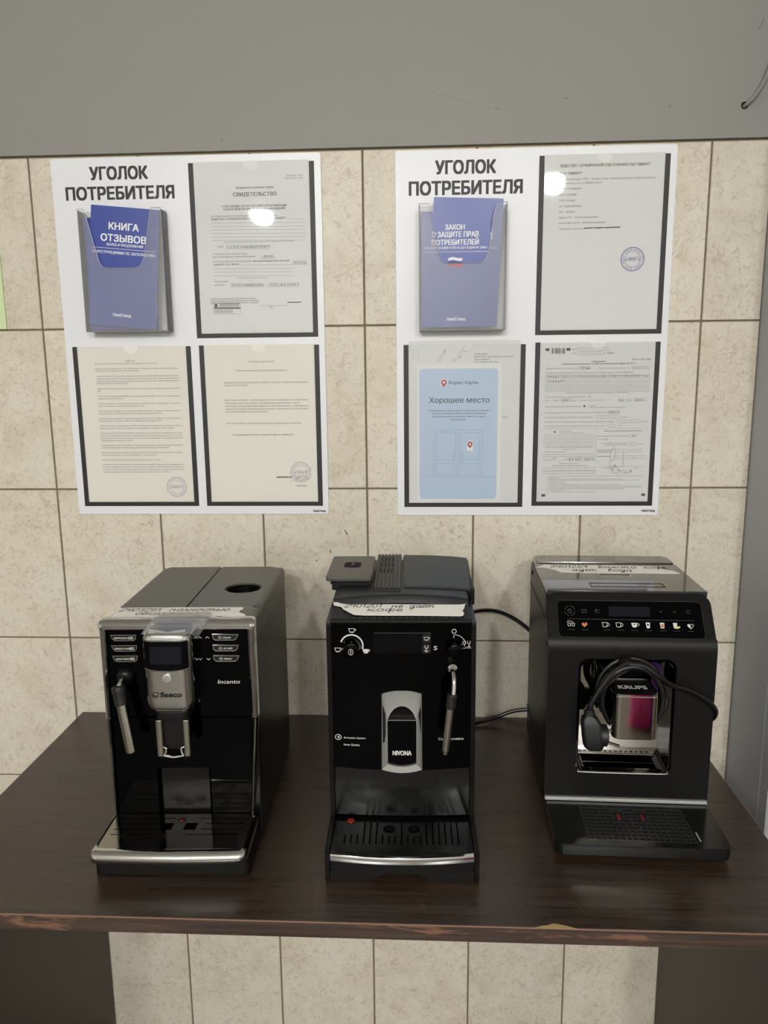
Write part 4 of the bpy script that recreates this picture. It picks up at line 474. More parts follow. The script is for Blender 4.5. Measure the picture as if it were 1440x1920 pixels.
 'form_hand': [[(1050.6, 1237.0), (1049.3, 1246.9), (1054.8, 1261.2), (1058.5, 1256.7), (1058.2, 1245.1), (1054.1, 1236.1), (1051.4, 1237.9)], [(1048.8, 1237.0), (1049.3, 1225.3)], [(1049.3, 1225.7), (1074.0, 1225.9)], [(1072.8, 1252.2), (1073.7, 1225.9)], [(1051.4, 1218.1), (1054.8, 1220.8), (1052.5, 1212.6)], [(1054.9, 1218.1), (1060.6, 1228.9), (1057.1, 1228.9), (1069.1, 1218.0)], [(1057.6, 1218.0), (1056.9, 1213.5), (1061.3, 1213.5)], [(1062.8, 1219.8), (1065.5, 1218.0), (1061.3, 1212.6)], [(1069.0, 1219.8), (1066.4, 1218.0), (1070.0, 1217.1), (1067.5, 1212.6)], [(1075.1, 1220.7), (1072.7, 1216.2), (1073.7, 1212.9)], [(1079.6, 1219.8), (1076.3, 1213.5), (1081.6, 1214.4), (1078.0, 1216.2)], [(1083.5, 1212.5), (1089.3, 1220.6), (1087.0, 1212.5)], [(1084.2, 1216.2), (1088.9, 1217.0)], [(939.7, 1237.5), (951.1, 1243.7), (945.9, 1240.1)], [(1050.4, 1219.9), (1056.2, 1228.9)]],
}
# ------------------------------------------------------------------ room
def slab(name, x0, x1, y0, y1, z0, z1, m): return struct(MB().box(x0, x1, y0, y1, z0, z1).build(name, m))
wall = slab('wall_back', -2800, 3600, 3.5, 120, -40, 3000, 'grout')
slab('floor', -2800, 3600, -6900, 120, -90, -30, 'floor')
slab('ceiling', -2800, 3600, -6900, 120, 3000, 3060, 'ceiling')
slab('wall_left', -2860, -2800, -6900, 120, -40, 3000, 'roomwall')
slab('wall_right', 3600, 3660, -6900, 120, -40, 3000, 'roomwall')
slab('wall_front', -2800, 3600, -6960, -6900, -40, 3000, 'roomwall')
MB().box(-2800, 3600, -3, 3.6, 1787, 3000, 1.5).build('plaster_band', 'plaster', wall)
tiles = {}
def tile(x0, x1, z0, z1):
    k = (round(x1-x0), round(z1-z0))
    if k not in tiles:
        o = MB().box(-k[0]/2+1.6, k[0]/2-1.6, 0, 5, -k[1]/2+1.6, k[1]/2-1.6, 1.1, 1).build('tile', 'tile', wall); tiles[k] = o
    else:
        o = tiles[k].copy(); COL.objects.link(o)
    o.location = ((x0+x1)*.0005, 0, (z0+z1)*.0005)
for r in range(6):
    z1 = 1785-300*r; z0 = max(-29, z1-300)
    for c in range(-5, 12):
        x0 = 200*c; x1 = x0+200
        if x0 == 1200: x1 = 1303
        if x0 == 1400: x0 = 1500
        tile(x0, x1, z0, z1)
for P in ([(556, 1105), (559, 1101), (560, 1096)], [(527, 1065), (528.5, 1061)], [(1087, 974), (1092, 971), (1095, 970)], [(500, 1046), (501, 1044)]):
    MB().stroke(P, 1.6, FY(-.3)).build('scuff_mark', 'hole', wall)
for P in ([(1123, 1841), (1125, 1838)], [(1262, 1955), (1267, 1963), (1269, 1972)], [(830, 1845), (836, 1843)], [(352, 1806), (354, 1802)], [(946, 1858), (952, 1857)]):
    MB().stroke(P, 1.8, FY(-3.3)).build('scuff_mark', 'scuff', wall)
MB().loft([[(x, -3.3-o, z) for x, z in ((652, 1902), (690, 1910), (730, 1884), (800, 1868), (832, 1842), (800, 1852), (735, 1868), (690, 1890))] for o in (-.3, .05)]).build('plaster_patch', 'patch', wall)
pil = MB().box(1305, 1500, -176, 3, -30, 3000).box(1303, 1305.5, -143, 3, -30, 3000).box(1303, 1305.5, -176, -146.5, -30, 3000).build('trim_1', 'pillar'); struct(pil)
# ceiling lamps of the room, behind the camera; the last is an added fill lamp
for k, (x, y, lab) in enumerate(LAMPS):
    t = root_at('ceiling_lamp', x*1000, y*1000, 3000, lab, 'lamp', 'ceiling lamps')
    MB().lathe([(55, 3000), (55, 2965), (12, 2955), (12, 2745), (40, 2735), (70, 2700), (90, 2655), (90, 2648)], (x*1000, y*1000, 0), n=32).build('base', 'white', t)
    MB().lathe([(88, 2650), (88, 2630), (80, 2605), (62, 2582), (34, 2568), (3, 2564)], (x*1000, y*1000, 0), n=32).build('diffuser', 'fill_lamp' if k == 3 else 'lamp', t)
# ------------------------------------------------------------------ table
t = root_at('table', 610, -290, -30, 'dark brown wenge table carrying the three coffee machines against the tiled wall', 'table')
MB().box(14, 1207, -586, -2, 706, 728, .8, 1).build('tabletop', 'wood', t)
MB().box(14, 1207, -587.2, -585.9, 706.3, 726.3).build('edge_band', 'edge', t, label='worn dark edge strip with brown patches')
MB().box(14, 1207, -587.4, -585.4, 726.3, 728.15, .4, 1).build('edge_line', 'copper', t, label='rubbed brown upper edge')
MB().box(14, 29, -572, -4, -30, 706, .6, 1).build('side_panel', 'panelwood', t)
MB().box(1192, 1207, -572, -4, -30, 706, .6, 1).build('side_panel', 'panelwood', t)
random.seed(11)
P = [(842, -587), (852, -583), (860, -582), (866, -578.5), (872, -579.5), (879, -581), (886, -583), (895, -587)]
b = MB(); b.loft([[(x, y, 728.1) for x, y in P], [(x, y, 728.2+random.random()*.15) for x, y in P], ]); b.build('chipped_edge', 'chip', t, label='chipped spot showing raw yellow board')
b = MB(); f = FZ(728.12)
SCR = [((490, -575), (512, -545), (520, -515)), ((574, -580), (566, -555), (566, -500)), ((1112, -448), (1128, -470)), ((1160, -510), (1185, -540)), ((1095, -520), (1110, -560), (1120, -575)), ((905, -548), (912, -566)), ((960, -560), (985, -550)), ((940, -520), (985, -517)), ((480, -530), (490, -542)), ((702, -540), (708, -560)),
       ((90, -560), (92, -550)), ((150, -558), (158, -566)), ((836, -452), (850, -470), (828, -492)), ((1040, -530), (1060, -518)), ((630, -560), (632, -570)), ((880, -535), (882, -545)), ((1180, -480), (1200, -505)), ((560, -540), (570, -530)), ((420, -572), (430, -566)), ((600, -577), (606, -572))]
for q in SCR: b.stroke(q, .45, f)
for k in range(26):
    x = random.uniform(150, 1180); y = random.uniform(-582, -505); a = random.uniform(0, 6.28); r = random.uniform(.6, 2.6)
    b.stroke([(x, y), (x+r*math.cos(a), y+r*math.sin(a))], random.uniform(.5, .9), f)
o = b.build('scratch_marks', 'scratch', t, recalc=False); o['kind'] = 'stuff'
# ------------------------------------------------------------------ wall things
MB.off = Vector((-180, -1, 1487))
tag(solo(MB().box(-300, -67, -2.4, -.4, 1487, 1784, .3, 1).build('wall_sheet', 'greenpaper')), 'pale green sheet at the left edge, mostly out of view, on the tiles', 'poster')
t = root_at('wall_cable', 1248, -3, 1838, 'thin grey cable coming out of a hole in the grey upper wall', 'cable')
MB().tube(smooth_path([(1246, 4, 1836), (1249, -8, 1838), (1257, -15, 1846), (1270, -16, 1866), (1281, -15, 1892), (1288, -14, 1925), (1291, -14, 1980), (1293, -14, 2100)], 5), 3.1, 8).build('sheath', 'greycable', t)
MB().ring(circ(1248, 1838, 7.5, 20), circ(1248, 1838, 6.2, 20), 'y', -2.9, -3.6).build('hole_rim', 'greycable', t)
MB().prism(circ(1248, 1838, 6.6, 16), 'y', -3.05, -3.25).build('hole', 'hole', t)
# crumpled bag on the floor behind the camera, mirrored in the right machine's chrome
t = root_at('plastic_bag', 1560, -2440, -30, 'pink and violet plastic bag on the floor, mirrored in the chrome of the right machine', 'bag')
random.seed(5)
def bag_half(x0, x1, m, name):
    L = []
    for k in range(9):
        z = -30+330*k/8; wd = 75*math.sin(math.pi*min(1, (k+1.5)/9.5))+8
        L.append([(x0+(x1-x0)*(.5+.5*math.cos(a))+random.uniform(-9, 9), -2440+wd*math.sin(a)+random.uniform(-12, 12), z+(random.uniform(-8, 8) if k else 0)) for a in [2*math.pi*i/16 for i in range(16)]])
    MB().loft(L).build(name, m, t, 25)
bag_half(1440, 1570, 'pink', 'pink_panel'); bag_half(1560, 1680, 'purple', 'violet_panel')
# ------------------------------------------------------------------ information boards
YB = -3.2
FRAMES = {}
def board(x0, x1, z0, z1, lab, frames, head, logo, holder):
    t = root_at('information_board', (x0+x1)/2, 0, z0, lab, 'notice board', 'information boards')
    MB().prism(rr(x0, x1, z0, z1, 4, 3), 'y', -.2, YB, .4).build('panel', 'board', t)
    lettering(t, 'ink', FY(YB-.25), [('t', s, a, b_, z, h, 1.) for s, a, b_, z, h in head], 'heading')
    lettering(t, 'ink', FY(YB-.25), [('t', 'НижСтенд', logo[0], logo[1], logo[2], 4.6, 1.)], 'maker_mark')
    for (a, b_, z, zt) in frames:
        MB().box(a, a+9, YB-.5, YB, z, zt).build('frame_strip', 'ink', t)
        MB().box(b_-9, b_, YB-.5, YB, z, zt-1).build('frame_strip', 'ink', t)
        MB().box(a+9, b_-9, YB-.5, YB, z, z+8).build('frame_strip', 'ink', t)
        cx = (a+b_)/2; P = [(a+9.5, z+9), (b_-9.5, z+9), (b_-9.5, zt), (cx+14, zt)]+[(cx+14*math.cos(q), zt-14*math.sin(q)) for q in [math.pi*k/10 for k in range(1, 10)]]+[(cx-14, zt), (a+9.5, zt)]
        MB().loft([[(p[0], YB-2.6, p[1]) for p in P], [(p[0], YB-2.9, p[1]) for p in P]]).build('pocket', 'pocket', t)
    hx0, hx1, hz0, hz1, notch = holder
    h = MB().box(hx0, hx1, YB-1.5, YB-.2, hz0, hz1).box(hx0, hx1, -37, YB, hz0, hz0+1.5)
    h.box(hx0, hx0+1.5, -37, YB, hz0+1.5, hz1-4).box(hx1-1.5, hx1, -37, YB, hz0+1.5, hz1-4)
    P = [(hx0, hz0), (hx1, hz0), (hx1, hz1-2)]+notch+[(hx0, hz1-2)]
    h.loft([[(p[0], -37, p[1]) for p in P], [(p[0], -38.5, p[1]) for p in P]])
    ho = h.build('leaflet_holder', 'acrylic', t)
    e = MB()
    for (p, q) in (((hx0, hz0), (hx1, hz0)), ((hx0, hz0), (hx0, hz1-2)), ((hx1, hz0), (hx1, hz1-2))): e.tube([(p[0], -38, p[1]), (q[0], -38, q[1])], .7, 6)
    N = [(hx1, hz1-2)]+notch+[(hx0, hz1-2)]
    e.tube([(p[0], -38, p[1]) for p in N], .6, 6)
    e.build('rim', 'acrylic_edge', ho)
    return t
board(42, 527, 1137, 1781, 'left white information board with a review book in its leaflet holder', [(291, 515, 1466, 1768), (55, 278, 1153, 1453), (293.5, 516, 1153, 1453)],
      [('УГОЛОК', 112, 218, 1743.5, 22.3), ('ПОТРЕБИТЕЛЯ', 66, 264, 1709.8, 22.6)], (497, 521, 1141),
      (99.5, 248, 1478, 1690, [(232, 1688), (229, 1681), (213, 1603), (206, 1591), (198, 1587.5), (146, 1588), (138, 1590), (132, 1599), (113, 1680), (110, 1688)]))
board(657.5, 1141.5, 1134.5, 1780, 'right white information board with a flag booklet and a blue card', [(907, 1130, 1464, 1766), (670.5, 891, 1150.5, 1449.5), (908, 1130, 1152.5, 1451)],
      [('УГОЛОК', 727, 833, 1739.6, 22.8), ('ПОТРЕБИТЕЛЯ', 681, 879.5, 1705.4, 23.4)], (1111, 1136, 1141),
      (699, 850, 1473, 1687, [(833, 1685), (829, 1672), (819, 1606), (815, 1592), (806, 1586), (748, 1586), (739, 1589), (733, 1600), (718, 1672), (716, 1685)]))
def booklet(name, x, z, w_, h, y0, y1, deg, lab):
    MB.off = Vector((x, y0, z)); a = math.radians(deg); ca, sa = math.cos(a), math.sin(a)
    f = lambda u, v, y=y1-.25: (x+u*ca-v*sa, y, z+u*sa+v*ca)
    P = rr(0, w_, -h, 0, 1.2, 2)
    t = thing(name, lab, 'booklet', MB.off*.001, group='booklets in the leaflet holders')
    MB().loft([[f(*p, y) for p in P] for y in (y1+.5, y1)]).build('cover', 'blue', t)
    MB().loft([[f(*p, y) for p in rr(.8, w_-.8, -h+.8, -.8, 1, 2)] for y in (y0-.5, y1+.5)]).build('pages', 'paper', t)
    MB().loft([[f(*p, y) for p in P] for y in (y0, y0-.5)]).build('back_cover', 'blue', t)
    return t, f
t, f = booklet('booklet', 123, 1696.5, 122, 205, -28, -33, -5.5, 'tilted blue review book with white lettering in front of the left holder')
lettering(t, 'white', f, [('t', 'КНИГА', 32.4, 86.5, -39, 12.2, .8), ('t', 'ОТЗЫВОВ', 18.4, 100.6, -59.2, 12.3, .8), ('t', 'ЖАЛОБ И ПРЕДЛОЖЕНИЙ', 29, 95, -66.6, 4.6, .5), ('s', [(4.4, -71), (117.5, -71)], .7),
          ('t', 'С ИНСТРУКЦИЯМИ ПО ЗАПОЛНЕНИЮ', 4.4, 117.4, -80.2, 5., .5), ('t', 'НижСтенд', 43, 76.8, -187.5, 5.6, 1.)])
booklet('booklet', 103.5, 1676, 123, 194, -18, -23, 0, 'upright blue booklet behind the tilted review book in the left holder')
t, f = booklet('booklet', 703.5, 1672.5, 118.5, 194, -30, -35, 0, 'blue booklet with a small tricolour flag in the right holder')
X, Z = 703.5, 1672.5
lettering(t, 'white', f, [('t', 'ЗАКОН', 744-X, 778-X, 1641.8-Z, 9, .8), ('t', 'О ЗАЩИТЕ ПРАВ', 721-X, 802-X, 1630-Z, 9, .8), ('t', 'ПОТРЕБИТЕЛЕЙ', 721-X, 802.5-X, 1616.8-Z, 9, .8), ('t', 'ЗАКОН РОССИЙСКОЙ ФЕДЕРАЦИИ № 2300-1', 707.7-X, 817-X, 1610.2-Z, 4., .5),
          ('s', [(706.8-X, 1605.4-Z), (817.8-X, 1605.4-Z)], .7), ('t', 'НижСтенд', 747.7-X, 780.5-X, 1489.5-Z, 5.6, 1.)])
def wave(k): return [(46.4+24*i/8, -77.5-5*k+1.3*math.sin(i/8*5.5)+.15*i) for i in range(9)]
for k, m in enumerate(('white', 'midblue', 'red')): lettering(t, m, f, [('f', wave(k)+wave(k+1)[::-1])], 'flag_stripe')
t, f = booklet('booklet', 725, 1698.4, 120, 214, -19, -24, -2.4, 'taller blue booklet sticking out behind the flag booklet')
lettering(t, 'white', f, [('t', 'И', 90, 104, -68, 12, .8)])
lettering(t, 'white', f, [('s', [(8, -82), (114, -82)], .7)], 'rule_line')
# documents in the pockets
def sheet(x0, x1, z0, z1, lab, m='paper', name='document', y=-3.75, cat='document'):
    MB.off = Vector(((x0+x1)/2, y, z0))
    return tag(solo(MB().box(x0, x1, y-.2, y, z0, z1).build(name, m)), lab, cat, 'papers in the board pockets')
YS = -4.05
def lines(k): return [('t', s, a, b_, z, h, .65*bo) for s, a, b_, z, h, bo in DOC[k]]
def segs(k, w_): return [('s', [(a, b_), (c, d)], w_) for a, b_, c, d in DOC[k]]
def bars(k): return [('s', [(a, b_), (c, d)], w_) for a, b_, c, d, w_ in DOC[k]]
def stamp(t, m, c, r, w_=.7, wob=0.):
    it = [('s', circ(c[0], c[1], r, 40)+circ(c[0], c[1], r, 40)[:1], w_*1.5), ('s', circ(c[0], c[1], r*.66, 32)+circ(c[0], c[1], r*.66, 32)[:1], w_*.7)]
    for k in range(52):
        if k % 9 == 4: continue
        a = 2*math.pi*k/52; h = 1.1+.5*((k*7) % 3)
        it.append(('s', [(c[0]+(r*.82-h)*math.cos(a), c[1]+(r*.82-h)*math.sin(a)), (c[0]+(r*.82+h)*math.cos(a), c[1]+(r*.82+h)*math.sin(a))], w_*.8))
    it.append(('t', '«СМФАРТ»', c[0]-r*.64, c[0]+r*.64, c[1]-r*.15, r*.33, .3))
    lettering(t, m, FY(YS-.06), it, 'stamp')
d = sheet(300.6, 505.6, 1474.6, 1769.5, 'tax registration certificate with lined fields, top right of the left board')
lettering(d, 'ink2', FY(YS), lines('cert')+segs('cert_seg', .35), 'print'); lettering(d, 'ink2', FY(YS-.05), bars('cert_bar')+[('f', circ(DOC['cert_stamp'][0][0]+1, DOC['cert_stamp'][0][1]-1, 3, 12))], 'print')
d = sheet(64.6, 268.6, 1161.6, 1452, 'densely printed price list, lower left of the left board', 'creampaper')
lettering(d, 'ink2', FY(YS), lines('price'), 'print'); stamp(d, 'stampv', DOC['price_stamp'][0][:2], 18.8)
d = sheet(303, 506.6, 1161.6, 1453.5, 'sparsely printed notice on repair costs, lower right of the left board', 'creampaper')
lettering(d, 'ink2', FY(YS), lines('cost')+bars('cost_bar'), 'print'); stamp(d, 'stampv', DOC['cost_stamp'][0][:2], 18.8)
lettering(d, 'bluepen', FY(YS-.1), [('s', q, .5) for q in DOC['cost_sign']], 'signature')
d = sheet(916.6, 1120.6, 1472.6, 1767.5, 'company details sheet with a round blue stamp, top right of the right board')
lettering(d, 'ink2', FY(YS), lines('company')+bars('company_bar'), 'print'); stamp(d, 'stampb', DOC['company_stamp'][0][:2], 19.8, .9)
d = sheet(680, 881.5, 1160, 1456, 'stapled charter sheet half hidden behind the light blue card', 'greypaper')
lettering(d, 'ink2', FY(YS), lines('charter'), 'print'); lettering(d, 'pencil', FY(YS-.05), [('s', q, 1.1) for q in DOC['charter_scr'][:-2]], 'handwriting')
lettering(d, 'pillar', FY(YS-.3), [('s', q, .9) for q in DOC['charter_scr'][-2:]], 'staple')
d = sheet(917.5, 1121, 1161, 1449, 'tax form full of small boxes, lower right of the right board', 'greypaper')
lettering(d, 'inkgrey', FY(YS), lines('form')+segs('form_seg', .28), 'print'); lettering(d, 'inkgrey', FY(YS-.05), bars('form_bar'), 'print')
lettering(d, 'inkgrey', FY(YS-.1), [('s', q, .55) for q in DOC['form_hand']], 'handwriting')
d = sheet(695, 849, 1160.6, 1414.5, 'light blue place award card tucked over the charter sheet', 'paper', 'award_card', -4.5, 'card')
y = -4.75
x0, x1, z0, z1 = 699.2, 842.2, 1166, 1406.5
lettering(d, 'card', FY(y), [('f', rr(x0, x1, z0, z1, 7, 5))], 'blue_field')
lettering(d, 'cardink', FY(y-.12), [('t',)+q[:5]+(.25,) for q in DOC['card']], 'print')
lettering(d, 'cardline', FY(y-.1), segs('card_seg', .45), 'door_drawing')
for (cx, cz, r) in DOC['card_pin']:
    pts = circ(cx, cz, r, 20, 300)[:17]
    lettering(d, 'white', FY(y-.13), [('f', circ(cx, cz, r*1.25, 20))], 'pin_halo')
    lettering(d, 'pinred', FY(y-.18), [('f', [(cx, cz-r*1.6)]+[(cx+r*math.cos(math.radians(-40+260*k/14)), cz+r*math.sin(math.radians(-40+260*k/14))) for k in range(15)])], 'map_pin')
    lettering(d, 'white', FY(y-.22), [('f', circ(cx, cz, r*.4, 12))], 'pin_dot')
lettering(d, 'white', FY(y-.12), [('f', [p for p in DOC['card_flag']])], 'flag_tail')
# ------------------------------------------------------------------ coffee machine 1 (chrome framed, left)
def machine(x, y, deg, lab):
    MB.off = Vector((0, 0, 0))
    return thing('coffee_machine', lab, 'coffee machine', (x, y, TT+.0004), (0, 0, math.radians(deg)), 'coffee machines on the table')
def mark(P, w_): return ('s', P, w_)
t = machine(.356, -.507, 2.2, 'left coffee machine with chrome frame and chrome spout block')
MB().box(-96, 118, 88, 385, 3, 306, 3).box(-90, 112, 95, 375, 0, 4).build('housing', 'blacksatin', t)
# top shells
def shell(x0, x1, y0, y1, il, ir, ib, hole=None, n=40):
    """lid shell with its own seam / shoulder rounding on the left, right and back edge"""
    cx, cy, hr = hole or ((x0+x1)/2, (y0+y1)/2, 20)
    A = sorted([2*math.pi*k/n for k in range(n)]+[math.atan2(y-cy, x-cx) % (2*math.pi) for x in (x0, x1) for y in (y0, y1)])
    def loop(k, z):
        a0, a1, b0, b1 = x0+il*k, x1-ir*k, y0+.8*k, y1-ib*k; L = []
        for a in A:
            c, q = math.cos(a), math.sin(a)
            t_ = min((a1-cx)/c if c > 1e-6 else (a0-cx)/c if c < -1e-6 else 1e9, (b1-cy)/q if q > 1e-6 else (b0-cy)/q if q < -1e-6 else 1e9)
            L.append((cx+c*t_, cy+q*t_, z))
        return L
    L = [loop(0, 303), loop(0, 326), loop(.12, 331), loop(.35, 334.4), loop(.7, 336.2), loop(1, 336.6), loop(1.05, 336.6)]
    c = lambda r, z: [(cx+r*math.cos(a), cy+r*math.sin(a), z) for a in A]
    if hole: L += [c(hr+1.5, 336.6), c(hr, 336.4), c(hr-.3, 309)]
    return MB().loft(L, True, not hole)
shell(-96, 7, 145.5, 386, 9, .8, 6).build('bean_lid', 'topgrey', t)
w_ = shell(8.2, 118, 145.5, 386, .8, 9, 6, (72, 246, 29)).build('tank_lid', 'topgrey', t)
MB().ring(circ(72, 246, 29, 32), circ(72, 246, 26, 32), 'z', 322, 334).ring(circ(72, 246, 26, 32), circ(72, 246, 22, 32), 'z', 309, 318).build('filler_ring', 'blacksatin', w_)
shell(-96, 118, 90, 144.3, 9, 9, .8).build('front_cover', 'topgrey', t)
# front
MB().box(-89, 110, 79.5, 90, 195.5, 326, .6, 1).build('front_panel', 'blackgloss', t)
Ln = [(-89, 81)]+[(8+39*math.cos(math.radians(a)), 81+15*math.sin(math.radians(a))) for a in range(180, -1, -15)]+[(107, 81)]
b = MB(); b.loft([[(p[0], p[1], 40) for p in Ln], [(p[0], p[1], 116) for p in Ln]], False, False, False)
b.prism([(-89, 81), (107, 81), (107, 98), (-89, 98)], 'z', 116, 193)
b.build('lower_panel', 'blackgloss', t)
# chrome frame
b = MB()
def bar_sec(y): return [(y+p[0], p[1]) for p in [(12, 323.5), (-3, 324), (-6.5, 327), (-7, 332), (-4, 337), (2, 340), (10, 340.2), (14, 337)]]
xs = [(-97, .8), (-94, .95), (-90, 1), (112, 1), (116.5, .95), (119.5, .8)]
b.loft([[(x, 81+(p[0]-81-4)*k+4, 332+(p[1]-332)*k) for p in bar_sec(81)] for x, k in xs])
def pillar(xo, xi, xo2, xi2, z0, z1, y0=73):
    P = lambda a, c, z: [(a, 90, z), (a, y0+4, z), (a+(c-a)*.25, y0+.8, z), ((a+c)/2, y0, z), (c-(c-a)*.2, y0+1.5, z), (c, y0+5, z), (c, 90, z)]
    b.loft([P(xo2, xi2, z0), P(xo, xi, z1)])
pillar(-97, -87, -97, -88.5, 196, 326); pillar(119.5, 108, 119.5, 109, 196, 326)
pillar(-96.5, -90, -95.5, -91.5, 42, 194, 75); pillar(119, 111, 107.5, 103, 42, 194, 75)
b.build('chrome_frame', 'chrome', t)
# base, rim and drip plate
P = rr(-99, 114, 1, 384, (9, 9, 14, 14), 5)
MB().prism(P, 'z', 0, 27.5, 1.5).build('base', 'blackmatt', t)
b = MB(); prof = [(-6, 28), (-9.5, 30.5), (-11, 35), (-10, 40), (-6, 44), (-1, 45.6), (3, 45), (3.5, 43), (3.5, 28)]
path = [((-94, 78), (-1, 0), .45), ((-94, 8), (-1, 0), .45)]+[((-88-6*math.cos(a), 1-7*math.sin(a)), (-math.cos(a), -math.sin(a)), .45+.55*math.sin(a)) for a in [math.radians(q) for q in range(15, 90, 15)]]
path += [((-88+191*k/8, -6-2.5*(1-(k/4-1)**2)), (.0, -1), 1) for k in range(9)]
path += [((103+6*math.sin(a), 1-7*math.cos(a)), (math.sin(a), -math.cos(a)), 1-.55*math.sin(a)) for a in [math.radians(q) for q in range(15, 90, 15)]]+[((109, 8), (1, 0), .45), ((109, 78), (1, 0), .45)]
b.loft([[(p[0]-d[0]*q[0]*k, p[1]-d[1]*q[0]*k, q[1]) for q in prof] for p, d, k in path])
b.build('drip_tray_rim', 'chrome', t)
slots = [(29, -85, -11, 20, 96), (42, -85, -25, 39, 97), (55, -84, -21, 42, 98), (68, -84, -3, 30, 98)]
xs = sorted({-92, 107, -20, -3, 14, 31}|{v for s_ in slots for v in s_[1:]}); ys = sorted({-6, 79, 40, 56.5}|{v for s_ in slots for v in (s_[0]-.9, s_[0]+.9)})
def hole(i, j):
    x, y = (xs[i]+xs[i+1])/2, (ys[j]+ys[j+1])/2
    if 40 < y < 56.5 and (-20 < x < -3 or 14 < x < 31): return True
    return any(abs(y-s_[0]) < .9 and (s_[1] < x < s_[2] or s_[3] < x < s_[4]) for s_ in slots)
MB().grid(xs, ys, hole, 42.5, 44).build('drip_plate', 'plate', t)
MB().lathe([(6.5, 43.9), (6.2, 44.6), (5, 44.9)], (6, 63, 0), n=20).build('float_well', 'hole', t)
MB().lathe([(4.3, 44.9), (4, 45.8), (2.5, 46.6)], (6, 62, 0), n=16).build('float', 'darkfloat', t, label='red level float')
# spout block
b = MB(); x0, x1 = -30, 39.5
def bl(ins, z, r, tilt=0): return [(p[0], p[1], z+(p[1]-42)*tilt) for p in rr(x0+ins, x1-ins, 42+ins*.5, 96, (r, r, 2, 2), 6)]
b.loft([bl(14, 216, 8), bl(6, 219.5, 12), bl(1.5, 226, 15), bl(0, 234, 16), bl(.5, 280, 16), bl(0, 320, 16), bl(.8, 325, 15.5, .05), bl(3.5, 329, 14, .1), bl(9, 331, 12, .14)])
sp = b.build('spout_housing', 'chrome', t, 50)
def fx(x): e = max(0, abs(x-4.7)-18.7); return 42-.3+ (16-math.sqrt(max(0, 256-e*e)))  # front of the block, rounded at its sides
dx = [-25+59.4*k/14 for k in range(15)]
def strip(z0f, z1f, o): return [[(x, fx(x)-o, z0f(x)) for x in dx], [(x, fx(x)-o, z1f(x)) for x in dx]]
low = lambda x: 282-3.5*(1-((x-4.7)/30)**2)
b = MB(); A, B = strip(low, lambda x: 321, .5); b.loft([A, B], False, False, False); b.build('display', 'display', sp)
MB().tube([(x, fx(x)-.5, low(x)) for x in dx], .9, 6).build('display_trim', 'chrome', sp)
MB().tube([(x, fx(x)-.4, 321.5) for x in dx], .7, 6).build('display_trim', 'chrome', sp)
b = MB(); A, B = strip(lambda x: 289, lambda x: 314, .8); b.loft([[p for p in A if -19 < p[0] < 28.5], [p for p in B if -19 < p[0] < 28.5]], False, False, False); b.build('lcd', 'lcd', sp)
pw = MB().lathe([(6, 41.6), (6, 40.4), (5, 39.8), (.5, 39.7)], (5, 0, 269.5), 'y', 24).build('power_button', 'silver', sp, label='pale round power button')
lettering(pw, 'inkgrey', FY(39.5), [mark(arc(5, 269.3, 2.5, 2.5, 125, 415, 12), .5), mark([(5, 273), (5, 269.6)], .5)], 'power_symbol')
lettering(sp, 'logodark', FY(41.4), [('t', 'Saeco', -6, 23.5, 241.5, 7.2, 1.), mark(arc(-12, 245, 4.6, 3.2, 20, 200, 10), .8), mark(arc(-12, 245, 3, 1.9, 200, 380, 8), .8), mark(arc(-12, 244.6, 4.9, 3.6, 190, 330, 8), .8)], 'brand_lettering')
MB().prism(rr(-17, 29, 46, 96, (10, 10, 1, 1), 5), 'z', 205, 218, 1.5).build('spout_collar', 'blackmatt', t)
for x in (-17.5, 20):
    lg = MB().prism(rr(x, x+10, 45, 56, 3, 3), 'z', 152, 206, 1).build('spout_leg', 'steel', t)
    MB().tube([(x+(6.5 if x < 0 else 3), 50, 153), (x+(6.5 if x < 0 else 3), 50, 148)], 3, 10).build('nozzle', 'blacksatin', lg)
MB().box(-8, 21, 52, 80, 160, 206, 1).build('spout_core', 'blackmatt', t)
MB().tube(smooth_path([(-8, 47, 166), (-4, 46, 164), (-5, 45, 157), (-7, 44, 155), (0, 43.5, 153.5), (6, 43, 153), (12, 43.5, 153.5), (20, 44, 155), (18, 45, 157), (17, 46, 164), (21, 47, 166)], 3), 1.7, 8).build('spout_clip', 'chrome', t)
